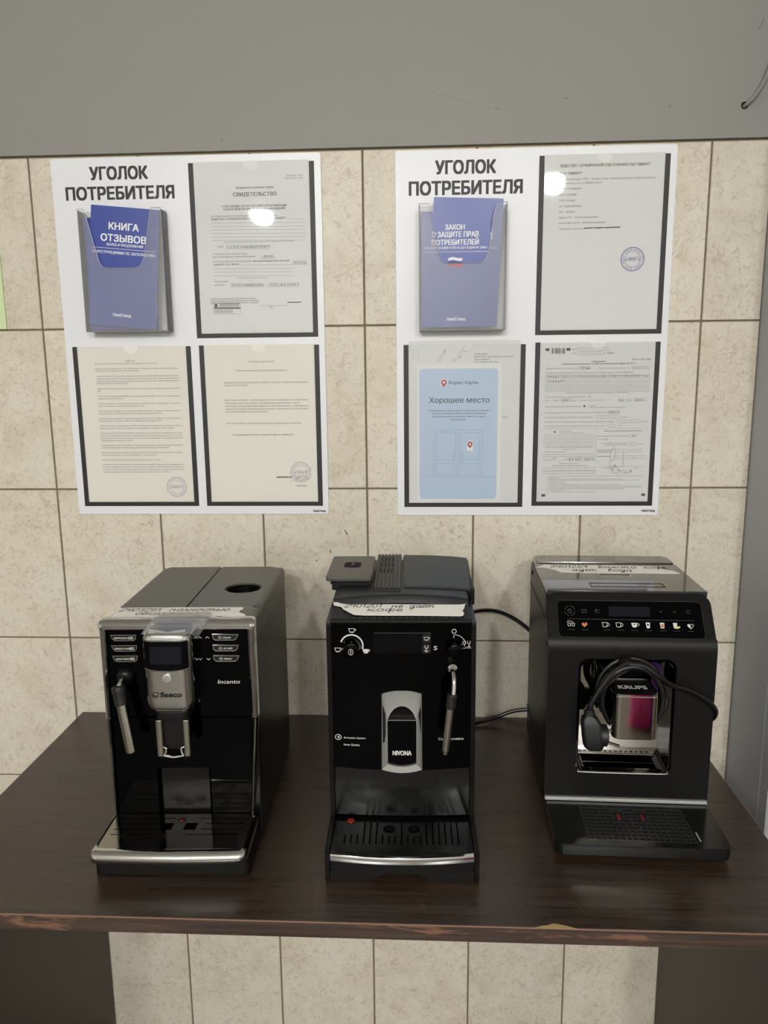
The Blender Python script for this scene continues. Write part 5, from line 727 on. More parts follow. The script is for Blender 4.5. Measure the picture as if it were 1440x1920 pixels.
# buttons
def bshape(x0, x1, z1, h, s):
    d = 2.5; return [(x0, z1), (x1, z1), (x1-(d if s < 0 else .8), z1-h*.7), (x1-(6 if s < 0 else 4), z1-h), (x0+(4 if s < 0 else 6), z1-h), (x0+(.8 if s < 0 else d), z1-h*.7)]
BT = [(-82.5, -46, 318, 'ESPRESSO', 1), (-82.3, -46, 302.6, 'ESPRESSO LUNGO', 1), (-82, -46, 287.4, 'AROMA STRENGTH', 1), (59.8, 96.6, 318, 'STEAM', -1), (59.8, 96.6, 302.2, 'HOT WATER', -1), (59.8, 96.6, 287, 'MENU', -1)]
for x0, x1, z1, s, sd in BT:
    P = bshape(x0, x1, z1, 9, sd); Q = bshape(x0+1, x1-1, z1-1, 7.1, sd)
    o = MB().prism(Q, 'y', 79.8, 78.6).build('button', 'button', t)
    MB().ring(P, Q, 'y', 79.8, 78.2).build('button_rim', 'chrome', o)
    it = [('t', s, x0+(5 if sd > 0 else 15), x1-(11 if sd > 0 else 11)+(2 if len(s) > 8 else 0), z1-6.2, 2.6, .5)]
    if sd > 0: cx = x1-8; it += [mark([(cx-2.5, z1-3.4), (cx-2.2, z1-6.4), (cx-.2, z1-6.4), (cx, z1-3.4), (cx-2.5, z1-3.4)], .6), mark([(cx+.8, z1-3.4), (cx+1, z1-6.4), (cx+3, z1-6.4), (cx+3.2, z1-3.4), (cx+.8, z1-3.4)], .6)]
    else: cx = x0+11; it += [mark(arc(cx, z1-4.8, 2, 1.6, 0, 360, 8), .6), mark([(cx-3, z1-4.8), (cx-2, z1-4.8)], .5)]
    lettering(o, 'legend', FY(78.5), it, 'legend')
lettering(t, 'legend', FY(79.2), [mark([(x-2.4, z-1.3*s), (x, z+1.1*s), (x+2.4, z-1.3*s)], .7) for x, z, s in ((42.2, 313.4, 1), (53, 313.4, 1), (41.6, 281.3, -1), (53, 281.3, -1))], 'arrow_marks')
lettering(t, 'legend', lambda u, v: (u+(v-245)*.25, 79.2, v), [('t', 'Incanto', 64, 95, 245, 6.2, .2)], 'model_lettering')
# steam wand
b = MB(); b.lathe([(12.5, 80), (12, 77), (9, 73.5), (4, 71)], (-66, 0, 257), 'y', 24).build('wand_boss', 'blacksatin', t)
MB().tube(smooth_path([(-66, 74, 258), (-66.5, 66, 257), (-67.5, 60, 252), (-68, 58, 246)], 4), 3.2, 10).build('wand_elbow', 'chrome', t)
def seg_path(a, b_, f): return [Vector(a).lerp(Vector(b_), k) for k in f]
A, B, C_, D_ = Vector((-68.5, 57.5, 252)), Vector((-64.5, 54, 225)), Vector((-64.5, 54, 228)), Vector((-53.5, 48, 158))
MB().tube(seg_path(A, B, (0, .04, .1, .3, .42, .9, .97, 1)), [7.5, 9, 9.6, 9.8, 8.6, 8.6, 8.4, 7], 16).build('wand_grip', 'rubber', t)
MB().tube(seg_path(C_, D_, (0, .98, 1)), [7.2, 7.2, 6.4], 16).build('wand_tube', 'steel', t)
# tapes
def tape(P, z, name='label_tape', m='tape', lab=None, par=t, fz=None):
    fz = fz or (lambda x, y: z)
    return MB().loft([[(x, y, fz(x, y)) for x, y in P], [(x, y, fz(x, y)+.35) for x, y in P]]).build(name, m, par, label=lab)
tp = tape([(-88, 99), (-30, 97), (40, 98), (101, 97), (103, 104), (100, 109), (96, 113), (91, 117), (90, 126), (94, 132), (92, 141), (0, 142.5), (-91, 142)], 336.9, lab='white paper tape with a handwritten repair note')
lettering(tp, 'pen', FZ(337.5), handwrite('2401295', -86, -24, 124, 9.5, 1.4)+handwrite('полностью', -12, 76, 124, 10.5, 1.4)+handwrite('обслужить', -57, 36, 107.5, 10.5, 1.4), 'handwriting')
b = MB(); V = [[(-24, 116, 337.6), (-23, 96, 340.8), (-22, 80, 341.4), (-25, 66, 334.8), (-27, 54, 332.2), (-28, 46, 330)], [(10, 120, 337.6), (10, 96, 341.2), (10, 80, 341.8), (8, 66, 335.6), (8, 54, 333), (8, 44, 331)], [(48, 120, 337.6), (53, 96, 340.8), (55, 80, 341.2), (47, 66, 334.8), (42, 54, 332.2), (40, 46, 330)], [(51, 118, 337.6), (54, 96, 340.6), (57, 80, 339), (52, 72, 330), (46, 64, 322), (43, 58, 318)]]
b.loft(V, False, False, False); b.build('protective_film', 'film', t, 60, 'clear crumpled film strip taped over the spout')
# ------------------------------------------------------------------ coffee machine 2 (black gloss, middle)
t = machine(.676, -.508, 1.2, 'middle coffee machine with black gloss front and silver arched spout')
prof = [(1, 2), (0, 5), (0, 41), (4, 44), (80, 46), (84, 49), (85, 330), (87, 337), (150, 338), (300, 338), (395, 336), (405, 325), (405, 8), (400, 2)]
for x0, x1 in ((-102, -95.5), (98, 104.5)): MB().prism(prof, 'x', x0, x1, .8).build('side_panel', 'blacksatin', t)
MB().box(-95, 97.5, 96, 402, 46, 334, 1).box(-95, 97.5, 110, 400, 2, 47).build('housing', 'blacksatin', t)
fm = lambda x: 86-4*(1-((x-1)/97)**2)
SX = [-95.3+193*k/16 for k in range(17)]
def bowed(z0f, z1f, o0, o1, b=None):
    b = b or MB(); return b.loft([[(x, fm(x)+o0, z0f(x)), (x, fm(x)+o1, z0f(x)), (x, fm(x)+o1, z1f(x)), (x, fm(x)+o0, z1f(x))] for x in SX])
cv = lambda x: 1-((x-1)/97)**2
bowed(lambda x: 121-3.5*cv(x), lambda x: 329.5, 8, 0).build('front_panel', 'blackgloss', t)
bowed(lambda x: 330.3, lambda x: 334.8, 9, -.6).build('top_trim', 'blackgloss', t)
bowed(lambda x: 45, lambda x: 119.5-3.5*cv(x), 12, 3.5).build('cup_recess', 'blackdull', t)
# drip tray
tf = lambda x: -8*cv(x)+4
b = MB(); P = [(x, tf(x)) for x in SX]
b.loft([[(x, y, z) for x, y in P]+[(97.5, 110, z), (-95.3, 110, z)] for z in (15, 28)], True, True)
Q = [(x, 0) for x in SX]
b.build('drip_tray', 'blackmatt', t)
b = MB()
for x0, x1 in ((-95.3, -41), (41, 97.5)): b.box(x0, x1, 2, 110, 0.5, 16)
A_ = [(-41, 15.5), (-41, 1), (-36, 4), (-28, 8.5), (-16, 11.5), (0, 12.5), (16, 11.5), (28, 8.5), (36, 4), (41, 1), (41, 15.5)]
b.prism(A_, 'y', 2, 108)
b.build('base', 'blackmatt', t)
SL = []
for k in range(19):
    x = -78+8.72*k
    if k in (0, 1, 2, 6, 7, 8, 10, 11, 12): SL.append((x, 26, 46.5))
    else: SL.append((x, 25, 77))
xs = sorted({-95.3, 97.5, -27, -7, 8, 28}|{v for s_ in SL for v in (s_[0]-1, s_[0]+1)}); ys = sorted({5, 92, 25, 26, 46.5, 77, 49, 70})
def hole(i, j):
    x, y = (xs[i]+xs[i+1])/2, (ys[j]+ys[j+1])/2
    if 49 < y < 70 and (-27 < x < -7 or 8 < x < 28): return True
    return any(abs(x-s_[0]) < 1 and s_[1] < y < s_[2] for s_ in SL)
g = MB().grid(xs, ys, hole, 36.5, 39.5)
b2 = g
for cx in (-17, 18):
    sq = [(p[0], p[1]) for p in rr(cx-10.2, cx+10.2, 48.8, 70.2, .1, 7)]
    b2.ring(sq, circ(cx, 59.5, 8.6, 32, 225, 9.2), 'z', 37, 40)
b2.loft([[(x, y, 36.5) for x, y in P]+[(97.5, 6, 36.5), (-95.3, 6, 36.5)], [(x, y+1, 39.5) for x, y in P]+[(97.5, 6, 39.5), (-95.3, 6, 39.5)]])
b2.build('drip_plate', 'blackdull', t)
MB().box(-94, 96, 12, 90, 27, 29).build('tray_floor', 'hole', t)
b = MB(); b.loft([[(x, tf(x)-.6, 28.5), (x, tf(x)-2.2, 30), (x, tf(x)-2.2, 36.5), (x, tf(x)-.8, 39), (x, tf(x)+2.5, 39.8), (x, tf(x)+2.5, 28.5)] for x in SX]).build('tray_trim', 'chrome', t)
MB().lathe([(5.5, 39), (5.5, 41.2), (4, 42), (1, 42.2)], (-72.5, 79, 0), n=18).build('float', 'redfloat', t, label='red level float')
# spout
def arch(x0, x1, z0, z1, rise, bow, n=16):
    top = [(x1-(x1-x0)*k/n, z1+rise*(1-(2*k/n-1)**2)) for k in range(n+1)]; bot = [(x0+(x1-x0)*k/n, z0-bow*(1-(2*k/n-1)**2)) for k in range(n+1)]
    return bot+top
O = arch(-26, 29.5, 138, 233, 5, 5); I = arch(-17.5, 21.5, 146, 211, 0, 4)
n = len(O)//2; I = I[:n]+[(2+19.5*math.cos(math.pi*k/(n-1)), 208+16*math.sin(math.pi*k/(n-1))) for k in range(n)]
YF = lambda z: 47 if z < 214 else 47+(z-214)*1.48
b = MB(); V = [[b.v((p[0], YF(p[1])+o, p[1])) for p in P] for P, o in ((I, 9), (O, 9), (O, 0), (I, 0))]; V.append(V[0])
for A, B in zip(V, V[1:]):
    for i in range(len(A)): j = (i+1) % len(A); b.bm.faces.new((A[i], A[j], B[j], B[i]))
b.build('spout_frame', 'silver', t, 50)
MB().prism([(92, 136), (56.5, 136), (56.5, 214), (86, 233), (92, 233)], 'x', -24.5, 28).build('spout_body', 'blackmatt', t)
MB().prism(arch(-18, 22, 145, 206, 0, 4), 'y', 58, 50.5).build('spout_face', 'blackgloss', t)
MB().box(-17.5, 21.5, 49.5, 52, 208.2, 209.4, .3, 1).build('face_trim', 'chrome', t)
for x in (-9, 13): MB().lathe([(4.5, 130), (4.5, 137)], (x, 72, 0), n=14).build('nozzle', 'blackmatt', t)
lettering(t, 'legend', FY(50.2), [('t', 'NIVONA', -11, 15, 157.5, 7.2, .8)], 'brand_lettering')
# knobs and marks
KL, KR = (-67, 302), (74.5, 301)
k_ = MB().lathe([(13.5, 83.5), (13, 80), (11.5, 76.5), (10.5, 67), (8.5, 65.5), (.5, 65.2)], (KL[0], 0, KL[1]), 'y', 28).build('brew_knob', 'blackgloss', t)
lettering(k_, 'legend', FY(65), [mark(arc(KL[0], KL[1]-1.5, 3.2, 4.2, 0, 360, 14), .6), mark([(KL[0], KL[1]-4), (KL[0], KL[1]+1)], 1)], 'pointer')
k_ = MB().lathe([(13, 83.5), (12.5, 80), (11, 76.5), (10, 67), (8, 65.5), (.5, 65.2)], (KR[0], 0, KR[1]), 'y', 28).build('steam_knob', 'blackgloss', t)
ff = lambda u, v: (u, fm(u)-.25, v)
def cup(x, z, s, fill=0):
    P = [(x-4.5*s, z+2.6*s), (x-3.6*s, z-1*s), (x-2*s, z-2.4*s), (x+2*s, z-2.4*s), (x+3.4*s, z-1*s), (x+4.2*s, z+2.6*s)]
    it = [mark(P+P[:1], .8*s), mark(arc(x+4.2*s, z+.8*s, 1.8*s, 1.5*s, -100, 100, 6), .7*s), mark([(x-3*s, z-3.2*s), (x+3*s, z-3.2*s)], .7*s)]
    if fill: it.append(('f', P[:1]+P[1:5]+[P[5]]))
    return it
it = [mark(arc(KL[0], KL[1]+1, 15.5, 15.5, 160, -15, 22), 2.2)]+cup(-66.5, 325, .95)+cup(-86.5, 296.5, .95)+cup(-47.5, 295.5, .95, 1)
it2_ = [mark(arc(74, 323.5, 3, 3, 0, 360, 14), .9), mark(arc(KR[0], KR[1]+2, 15.5, 15.5, 88, 8, 10), .8), mark([(73.6, 318), (73.6, 314)], .9)]
it2 = []
for x, m_ in ((88.5, 0), (94.8, 1)):
    it2 += [mark([(x-2, 309), (x-2, 305.5), (x, 304.5), (x+1.5, 305.5), (x+1.5, 309)], .8), mark([(x, 304.5), (x, 301.5)], .7)]
    it2 += [mark(arc(x, 301, 2.6, 2.4, 180, 360, 6), .7)] if not m_ else [mark([(x, 303), (x-2.6, 298.5)], .7), mark([(x, 303), (x+2.6, 298.5)], .7), mark([(x, 303), (x, 298)], .6)]
lettering(t, 'legend', ff, it, 'cup_symbols'); lettering(t, 'legend', ff, it2+it2_, 'steam_symbols')
it = [('t', 'S', 46, 51, 297, 6.4, .6)]
it += [('t', 'Aromatica System', -81, -50, 164.6, 3.1, .5), ('t', 'Swiss Quality', -81, -58, 154, 3.1, .5), ('t', 'CafeRomatica', 52.5, 88.5, 163.5, 4, .5),
       mark(arc(-88.5, 166.5, 4.3, 3.8, 0, 360, 18), 1.), ('f', [(-90.3, 166.5), (-86.8, 168.7), (-86.8, 164.3)])]
lettering(t, 'legend', ff, it, 'lettering')
bowed_d = MB(); X_ = [-37+66*k/8 for k in range(9)]
d_ = bowed_d.loft([[(x, fm(x)-.15, 293), (x, fm(x)-.15, 321.5)] for x in X_], False, False, False).build('display', 'display', t)
lettering(d_, 'dimlegend', ff, [mark([(-36+78*k/12, 321.8) for k in range(13)], .7)], 'display_edge')
for z0, z1, i in ((307.8, 321, 0), (292.5, 306.5, 1)):
    o = MB().box(29.5, 42.5, 80.2, 84.5, z0, z1, .8, 1).build('button', 'button', t)
    lettering(o, 'legend', FY(79.9), cup(36, 314.5, .75) if i == 0 else [mark([(34, 304.5), (34, 301.5), (36, 300), (38, 301.5), (38, 304.5)], .9), mark([(36, 300), (36, 296.5)], .8), mark([(33.5, 297.5), (36, 295), (38.5, 297.5)], .8)], 'legend')
# steam wand
MB().lathe([(7.2, 84), (7.6, 80), (7.6, 74), (6.6, 70), (4, 68), (.5, 67.6)], (71.5, 0, 275), 'y', 12).build('wand_nut', 'chrome', t, 25)
MB().tube(smooth_path([(71, 72, 274), (71.5, 62, 272), (72.5, 54, 264), (72, 50, 250), (70, 48, 240)], 5), 3.3, 12).build('wand_pipe', 'chrome', t)
MB().tube([(70.2, 49, 247.5), (70, 49, 246), (69.2, 49, 240), (68.4, 48.6, 232), (68, 48.4, 228), (67.8, 48.3, 226.5)], [6, 7, 6.6, 7.4, 6.6, 5], 16).build('wand_grip', 'rubber', t)
MB().tube([(68, 48.5, 230), (61.2, 46, 168), (61, 46, 166.5)], [5.2, 5.2, 4.6], 16).tube([(61.2, 46, 167), (60.6, 45.8, 162)], 3.2, 10).build('wand_tube', 'steel', t)
# top
yo = lambda x: -24*(x/100)**2
XS = [-95.3+193*k/14 for k in range(15)]
def prof_top(x):
    o = yo(x); return [(x, 86, 333), (x, 88, 336), (x, 94, 339.5), (x, 134+o*.5, 345.5), (x, 139+o*.7, 342.5), (x, 158+o, 341.5), (x, 162+o, 350), (x, 166+o, 352.5), (x, 270, 352.5), (x, 380, 350), (x, 398, 344), (x, 402, 332)]
MB().loft([prof_top(x) for x in XS]).build('top_cover', 'lidgrey', t, 40)
for k in range(21):
    x = -91+9.05*k
    if k == 0: g0 = MB().loft([[(-3.7, 92, 339.2), (-3.7, 128, 344.3), (3.7, 128, 344.3), (3.7, 92, 339.2)], [(-3.5, 93, 341), (-3.5, 127.5, 346.2), (3.5, 127.5, 346.2), (3.5, 93, 341)]]).build('grille_rib', 'anthra', t)
    else: g0 = g0.copy(); COL.objects.link(g0)
    g0.location = (x*.001, 0, 0)
vb = MB().box(-41.5, .5, 182, 398, 351, 355, .8, 1)
vs = MB()
for k in range(7):
    x = -38.5+6*k
    vs.box(x-1.9, x+1.9, 184, 396, 355, 357.2, .4, 1)
v_ = vb.build('vent_base', 'lidgrey', t); vs.build('vent_ribs', 'lidgrey', v_)
b = MB()
for i in range(4):
    for j in range(3): b.box(-32.6+6*i-1.2, -32.6+6*i+1.2, 268+38*j, 296+38*j, 356.8, 357.4)
b.build('vent_slots', 'hole', v_)
LP = [(4, 200), (40, 197), (75, 190), (103, 180), (110, 300), (113, 372), (90, 383), (50, 392), (4, 396)]
MB().prism(LP, 'z', 351.5, 356, 1).build('tank_lid', 'lidgrey', t)
MB().prism([(3, 198), (40, 195), (75, 188), (104, 177), (112, 300), (115, 374), (90, 386), (50, 395), (3, 399)], 'z', 345, 351.6).build('lid_seam', 'blackmatt', t)
MB().box(104.5, 111.5, 196, 300, 326, 352.5, 2).build('lid_handle', 'blackmatt', t)
MB().box(-106, -48, 214, 325, 344, 358, 2).build('hopper_neck', 'blackmatt', t)
b = MB()
for k in range(2): b.box(-109+k*1, -46-k, 210+k, 330, 358.5-4*k, 361-4*k, .8, 1)
b.build('hopper_collar', 'blackdull', t)
h_ = MB().prism(rr(-114, -43.5, 204, 334, 4, 3), 'z', 361, 369, 1.5).build('hopper_lid', 'topgrey', t)
MB().prism(rr(-91, -64, 258, 290, (7, 7, 7, 7), 4), 'z', 368.8, 369.5).build('grip_recess', 'hole', h_); MB().box(-79, -75, 260, 288, 369.3, 371.5, .8, 1).build('grip_bar', 'blacksatin', h_)
fz = lambda x, y: 341.9+(y-93)*.146+.4 if y < 128 else 347.6
tp = tape([(-64, 97), (-50, 95), (30, 94), (84, 92.5), (88, 96), (88.5, 104), (87, 110), (90, 116), (92, 128), (94, 133), (88, 129), (80, 128), (-10, 130), (-70, 129), (-84, 133), (-90, 139), (-97, 146), (-96, 134), (-94, 126), (-84, 122), (-80, 114), (-72, 105)], 0, lab='torn white paper tape with a handwritten repair note', par=t, fz=fz)
f = lambda u, v: (u, v, fz(u, v)+.7)
lettering(tp, 'pen', f, handwrite('2401201', -80, -26, 119, 7.2, 1.2)+handwrite('не', -12, 4, 118.5, 7, 1.2)+handwrite('даёт', 13, 50, 118, 8, 1.2)+handwrite('кофе', -46, 4, 106.5, 8, 1.2), 'handwriting')
b = MB(); b.tube(smooth_path([(104, 395, 234), (130, 440, 236), (170, 462, 232), (205, 466, 218), (240, 462, 192), (262, 458, 160)], 6), 3.6, 10)
b.build('power_cord', 'cord', t); b = MB()
b.tube(smooth_path([(106, 392, 20), (130, 455, 5.5), (175, 475, 10), (215, 478, 24), (250, 475, 28), (270, 470, 26)], 6), 3.6, 10)
b.build('power_cord', 'cord', t)
# ------------------------------------------------------------------ coffee machine 3 (anthracite, right)
t = machine(1.011, -.456, -1.5, 'right anthracite coffee machine with its cord wound around the spout')
MB().prism([(150, 8), (150, 262), (141, 268), (141, 284), (172, 338), (372, 338), (382, 326), (384, 8)], 'x', -121, 119, 4).build('housing', 'anthradark', t)
MB().box(-110, 108, 30, 370, 0, 9, 2).build('base', 'blackmatt', t)
# front shell: lower frame around the window, upper tilted control panel
HO = rr(-123, 121, 32, 266, 0.1, 7); HI = rr(-78, 64, 69, 254, 15, 7)
MB().ring(HO, HI, 'y', 115, 151).build('front_shell', 'anthra', t)
MB().ring(rr(-78, 64, 69, 254, 15, 7), rr(-74.5, 60.5, 72.5, 250.5, 12, 7), 'y', 114.4, 117).build('window_rim', 'blackgloss', t)
MB().ring(rr(-77.5, 63.5, 69.5, 253.5, 14, 7), rr(-74, 60, 73, 250, 12, 7), 'y', 116, 147).build('window_lining', 'blackgloss', t)
MB().prism(rr(-76, 62, 71, 252, 12, 7), 'y', 146, 149).build('back_plate', 'mirror', t)
MB().box(-70, 56, 124, 146, 70.5, 73, .5, 1).build('window_floor', 'blackgloss', t)
b = MB(); b.prism([(116, 70.5), (116, 72), (118, 73.2), (125, 75), (125, 70.5)], 'x', -70, 56)
b.tube(smooth_path([(-75.5, 117, 110), (-75.5, 116.5, 84), (-72, 116, 74.5), (-63, 115.5, 71.5), (49, 115.5, 71.5), (58, 116, 74.5), (61.5, 116.5, 84), (61.5, 117, 110)], 4), 1.9, 8)
b.build('window_sill', 'chrome', t)
p0 = Vector((0, 115, 276)); dn = Vector((0, .602, .7985)); nn = Vector((0, -.7985, .602))
def TL(u, v, o=0.): q = p0+dn*v+nn*o; return (u, q.y, q.z)
# bend between the vertical front and the tilted panel, then the panel with rounded shoulders
A_ = [(115+30*(1-math.cos(math.radians(37*k/8))), 266+30*math.sin(math.radians(37*k/8))) for k in range(9)]
P = rr(-122.5, 120.5, 10, 82, (0.1, 0.1, 18, 18), 6); A1 = [AA[0] for AA in A_]
b = MB(); b.loft([[(x, y, z) for y, z in A_]+[(x, 136, 282), (x, 128, 266)] for x in (-123, 121)])
b.loft([[TL(p[0], p[1], -9) for p in P], [TL(p[0], p[1], -1.6) for p in P], [TL(p[0]*.996, 10+(p[1]-10)*.994, -.5) for p in P], [TL(p[0]*.988, 10+(p[1]-10)*.98, 0) for p in P], [TL(p[0]*.975, 10+(p[1]-10)*.96, 0) for p in P]])
b.build('control_panel', 'anthra', t, 30)
b = MB(); P = rr(-107, 105, 10.5, 68, 7, 5)
b.loft([[TL(p[0], p[1], -1) for p in P], [TL(p[0], p[1], .8) for p in P]]); cs = b.build('control_screen', 'blackgloss', t)
b = MB(); b.tube([TL(p[0], p[1], .5) for p in P], .7, 6, closed=True).build('screen_rim', 'smoked', cs)
b = MB(); P = rr(-31, 29, 43.5, 59, .5, 2); b.loft([[TL(p[0], p[1], .7) for p in P], [TL(p[0], p[1], 1) for p in P]]).build('lcd', 'lcd', cs)
F = lambda u, v: TL(u, v, 1.1)
it = [mark(arc(-88.5, 51.5, 7.5, 7.5, 100, 170, 6), .6), mark(arc(-88.5, 51.5, 7.5, 7.5, 190, 260, 6), .6), mark(arc(-88.5, 51.5, 7.5, 7.5, 280, 350, 6), .6), mark(arc(-88.5, 51.5, 7.5, 7.5, 10, 80, 6), .6), mark(arc(-88.5, 51, 3, 3, 125, 415, 10), .8), mark([(-88.5, 55.2), (-88.5, 51.5)], .8)]
for x, up in ((45.2, -1), (65.4, 1)): it.append(mark([(x-2.4, 51.6-1.2*up), (x, 51.6+1.2*up), (x+2.4, 51.6-1.2*up)], .6))
it += [mark([(-71, 53.5), (-64, 53.5), (-64, 48.5), (-71, 48.5), (-71, 53.5)], .5), mark([(-67.5, 53.5), (-67.5, 48.5)], .5), mark([(-44, 49), (-51, 49), (-51, 53), (-44, 53)], .5), mark([(-49, 55), (-51, 53), (-49, 51)], .5), mark(arc(85.5, 51.8, 3, 2.4, 0, 300, 8), .5), mark([(-93, 38.4), (92, 38.4)], .5)]
for x in (-88, -68.4, -36.4, -16.2, 4.7, 24.1, 44.9, 64.9, 85.5): it.append(mark([(x-5, 22), (x+5, 22)], .5))
lettering(cs, 'dimlegend', F, it, 'touch_symbols')
it = []
for x in (-91, -85): it += [mark([(x-2, 32), (x-1.6, 27.5), (x+1.6, 27.5), (x+2, 32), (x-2, 32)], .7)]
it += [mark([(-94, 34), (-90, 35.5), (-85, 34)], .7)]
for x in (-38, -18): it += [mark([(x-4, 33.5), (x-3.4, 27), (x+2.4, 27), (x+3, 33.5)], .8), mark(arc(x+3.4, 30.5, 2.6, 2.2, -90, 90, 6), .7), mark([(x-4.6, 33.5), (x+3.4, 33.5)], .7)]
it += [('f', [(0, 33.6), (1, 28), (3, 26.5), (6, 26.5), (8, 28), (9, 33.6)]), mark(arc(9.4, 31, 2.2, 1.8, -90, 90, 6), .7), ('f', [(21, 34.5), (22, 25.6), (26.4, 25.6), (27.4, 34.5)]), ('f', [(41.5, 34.5), (42.3, 25.6), (47.3, 25.6), (48.1, 34.5)]), ('f', [(60.5, 34.5), (61, 27), (63, 25.6), (66, 25.6), (66.5, 34.5)])]
it += [('f', [(85.5, 25.4), (81.4, 29.4), (80.8, 31.6), (82.4, 33), (84.4, 32.4), (85.5, 31)]), mark([(85.5, 31), (87, 32.8), (89.4, 32.4), (90, 30.6), (85.5, 25.4)], .7)]
lettering(cs, 'legend', F, it, 'drink_symbols')
F2_ = lambda u, v: TL(u, v, 1.25)
lettering(cs, 'orange', F2_, [('f', [(-68.5, 25.6), (-72.5, 29.5), (-71.5, 33), (-68, 31.5), (-65, 33.8), (-64, 30)]), ('f', [(42.6, 32), (43, 26.4), (46.6, 26.4), (47, 32)])], 'orange_symbols')
lettering(cs, 'yellow', F2_, [('f', [(64, 29), (64.5, 26.4), (67, 25.4), (70, 27), (70.4, 29.6), (67, 28.6)])], 'yellow_symbol')
lettering(cs, 'blackgloss', F2_, [('f', circ(24.2, 31, 1.4, 8)), ('f', circ(4.5, 31, 1.6, 8, 225, .8))], 'symbol_hollow')
# top cover
P = rr(-120, 118, 164, 330, (2, 2, 3, 3), 4); Q = rr(-119, 117, 331.5, 382, (3, 3, 16, 16), 5)
MB().prism(P, 'z', 335, 344, 1.2).build('bean_cover', 'smoked', t); MB().loft([[(p[0], p[1], 334) for p in Q], [(p[0], p[1], 342) for p in Q], [(p[0]*.98, 356+(p[1]-356)*.94, 346) for p in Q]]).build('tank_cover', 'smoked', t)
b = MB(); b.tube(smooth_path([(-24, 250, 344.2), (-25, 256, 344.4), (-20, 261, 344.4), (20, 261, 344.4), (25, 256, 344.4), (24, 250, 344.2)], 4), .9, 6).build('lid_catch', 'chrome', t)
b = MB(); b.box(-50, 62, 186, 187.2, 344.1, 344.5).box(60.8, 62, 186, 206, 344.1, 344.5).box(-50, 62, 205, 206, 344.1, 344.5).box(-50, -49, 186, 206, 344.1, 344.5).build('flap_seam', 'blackmatt', t)
MB().box(-122.2, -120.8, 175, 375, 296, 298, .3, 1).box(-122.2, -120.8, 140, 378, 60, 61.5).build('side_seam', 'blackmatt', t)
MB().lathe([(5, -121.8), (4, -123), (.5, -123.2)], (0, 352, 322), 'x', 14).build('hinge_cap', 'blackmatt', t)
tp = tape([(-84, 268), (-40, 266), (40, 267), (106, 266), (108, 272), (100, 286), (92, 290), (86, 300), (84, 313), (0, 316), (-104, 318), (-121, 300), (-110, 299), (-98, 290), (-90, 280)], 344.2, lab='white paper tape with a handwritten repair note', par=t)
lettering(tp, 'pen', FZ(344.8), handwrite('2401269', -98, -34, 298, 11, 1.5)+handwrite('вместо', -18, 46, 297, 11, 1.5)+handwrite('кофе', 58, 95, 297, 11, 1.5)+handwrite('идет', -64, -22, 277, 11, 1.5)+handwrite('вода', -6, 34, 277, 11, 1.5), 'handwriting')
# spout and carriage
MB().box(-49, 31, 122, 147, 172, 240, 2).build('spout_carriage', 'blackgloss', t)
P = lambda z, y0, ins=0: [(p[0], p[1], z) for p in rr(-36.5+ins, 25.5-ins, y0+ins, 130, (9, 9, 1, 1), 5)]
b = MB(); b.loft([P(155, 57, 1.5), P(156.5, 57), P(219, 57), P(221.5, 57.5, 1)]); sp = b.build('spout', 'mirror', t)
b = MB(); Q = rr(-36, 25, 57.5, 118, (9, 9, 3, 3), 5); Qi = rr(-33.6, 22.6, 60, 116, (7, 7, 2, 2), 5)
b.ring(Q, Qi, 'z', 220.5, 223.4); b.build('spout_rim', 'chrome', sp); MB().prism(Qi, 'z', 219, 222.2).build('spout_top', 'blackmatt', sp)
lettering(sp, 'legend', FZ(222.5), [('t', 'KRUPS', -26, 15, 80, 13, .9)], 'brand_lettering')
for x in (-16, 5): MB().lathe([(4, 150), (4.5, 155.5)], (x, 75, 0), n=12).build('nozzle', 'blackmatt', sp)
MB().lathe([(10, 118), (11, 112), (11, 98), (8, 93), (2, 91)], (-12, 0, 251), 'y', 20).build('cord_hook', 'blackmatt', t)
b = MB()
def loop(cx, cz, rx, rz, y, w_=0, n=26): return [(cx+rx*math.cos(2*math.pi*k/n), y+w_*math.sin(2*math.pi*k/n), cz+rz*math.sin(2*math.pi*k/n)) for k in range(n)]
b.tube(loop(-4, 207, 47, 50, 108, 2), 3.7, 8, closed=True).tube(loop(-5, 205, 44, 47, 100, -3), 3.7, 8, closed=True).tube(loop(-3, 206, 49, 46, 92, 3), 3.7, 8, closed=True).tube(loop(-5, 203, 43, 50, 84, 2), 3.7, 8, closed=True)
b.tube(smooth_path([(-12, 90, 257), (10, 86, 255), (30, 84, 240), (52, 92, 224), (80, 100, 213), (105, 106, 197), (121, 112, 181), (126, 122, 166), (123, 132, 154), (117, 146, 150)], 6), 3.9, 10)
b.tube(smooth_path([(-12, 92, 258), (-34, 86, 244), (-52, 80, 222), (-64, 78, 200), (-66, 78, 186)], 6), 3.9, 10)
b.tube(smooth_path([(0, 100, 250), (-26, 92, 238), (-46, 84, 222), (-60, 82, 204), (-70, 84, 192)], 6), 3.7, 10)
b.build('power_cord', 'cord', t)
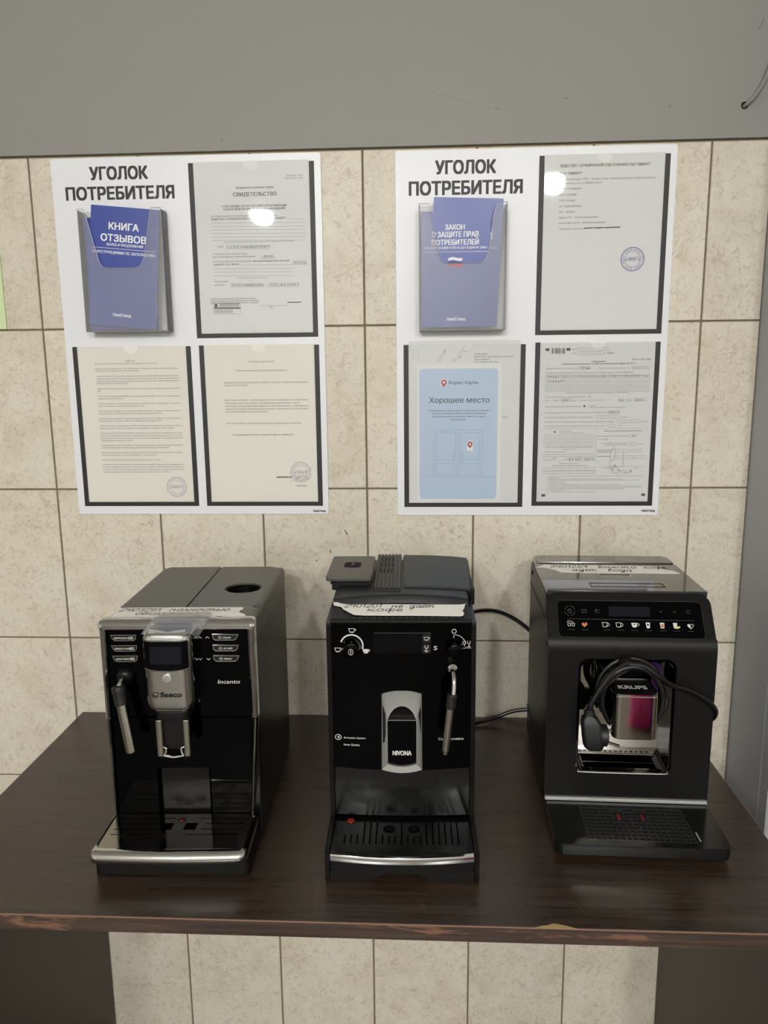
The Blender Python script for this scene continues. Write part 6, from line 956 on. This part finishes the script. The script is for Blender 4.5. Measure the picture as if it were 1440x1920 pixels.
# plug
pl = MB(); R_ = lambda cx, cy, cz, wx, wy: [(cx+p[0], cy+p[1], cz) for p in rr(-wx, wx, -wy, wy, min(wx, wy)*.5, 3)]
pl.loft([R_(-67, 78, 190, 5, 5), R_(-67, 78, 182, 6, 6), R_(-66, 78, 178, 11, 9), R_(-64, 77, 170, 14, 11), R_(-61, 76, 150, 15, 13), R_(-60, 76, 136, 14, 12), R_(-58, 76, 131, 10, 9)])
for z in (187, 183.5, 180): pl.box(-74, -59, 71, 85, z-.9, z+.9, .5, 1)
pl.lathe([(14, -52), (16, -48), (16, -42), (12, -40)], (0, 76, 152), 'x', 20)
po = pl.build('plug', 'rubber', t, 40)
for dz in (-9.5, 9.5): MB().tube([(-42, 74, 152+dz), (-24, 72, 147+dz), (-23, 72, 146.8+dz)], [2.4, 2.4, 1.4], 10).build('pin', 'steel', po)
# drip tray
P = rr(-120, 120, 1, 127, (13, 13, 1, 1), 6)
MB().loft([[(p[0]*.97, 8+p[1]*.95, 5) for p in P], [(p[0], p[1], 9) for p in P], [(p[0], p[1], 21.5) for p in P], [(p[0]*.995, .6+p[1]*.995, 23) for p in P]]).build('drip_tray', 'anthragloss', t)
MB().box(-122, 120, 111, 118, 25.5, 31, 1.2, 2).build('tray_strip', 'silver', t)
b = MB(); b.ring(rr(-119.6, 119.6, 1.4, 116, (12.6, 12.6, .1, .1), 5), rr(-74, 77, 13, 97, 5, 5), 'z', 22.8, 25).build('tray_surround', 'anthragloss', t)
nx, ny = 17, 9; gx = [-73.6]+[v for k in range(nx) for v in (-72.5+148*k/nx+1.1, -72.5+148*(k+1)/nx-1.1)]+[76.6]; gy = [13.4]+[v for k in range(ny) for v in (14.5+81*k/ny+1.1, 14.5+81*(k+1)/ny-1.1)]+[96.6]
def hole(i, j):
    if i % 2 == 0 or j % 2 == 0: return False
    return not ((i-1)//2 in (5, 6, 9, 10) and (j-1)//2 in (6, 8))
g_ = MB().grid(gx, gy, hole, 23.5, 25.4).build('drip_grate', 'grate', t)
MB().box(-73, 76, 14, 96, 22.6, 23.2).build('grate_well', 'hole', t)
for x in (-19.8, 14): MB().box(x-5, x+5, 62, 80, 25, 25.7).build('float_slot', 'hole', g_); MB().box(x-1.8, x+1.8, 64, 78, 25.2, 27.2, .8, 1).build('float', 'redfloat', g_, label='red level float')
MB().box(80, 82.5, 18, 40, 24.5, 25.5, .5, 1).build('grate_mark', 'silver', t)
run_jobs()
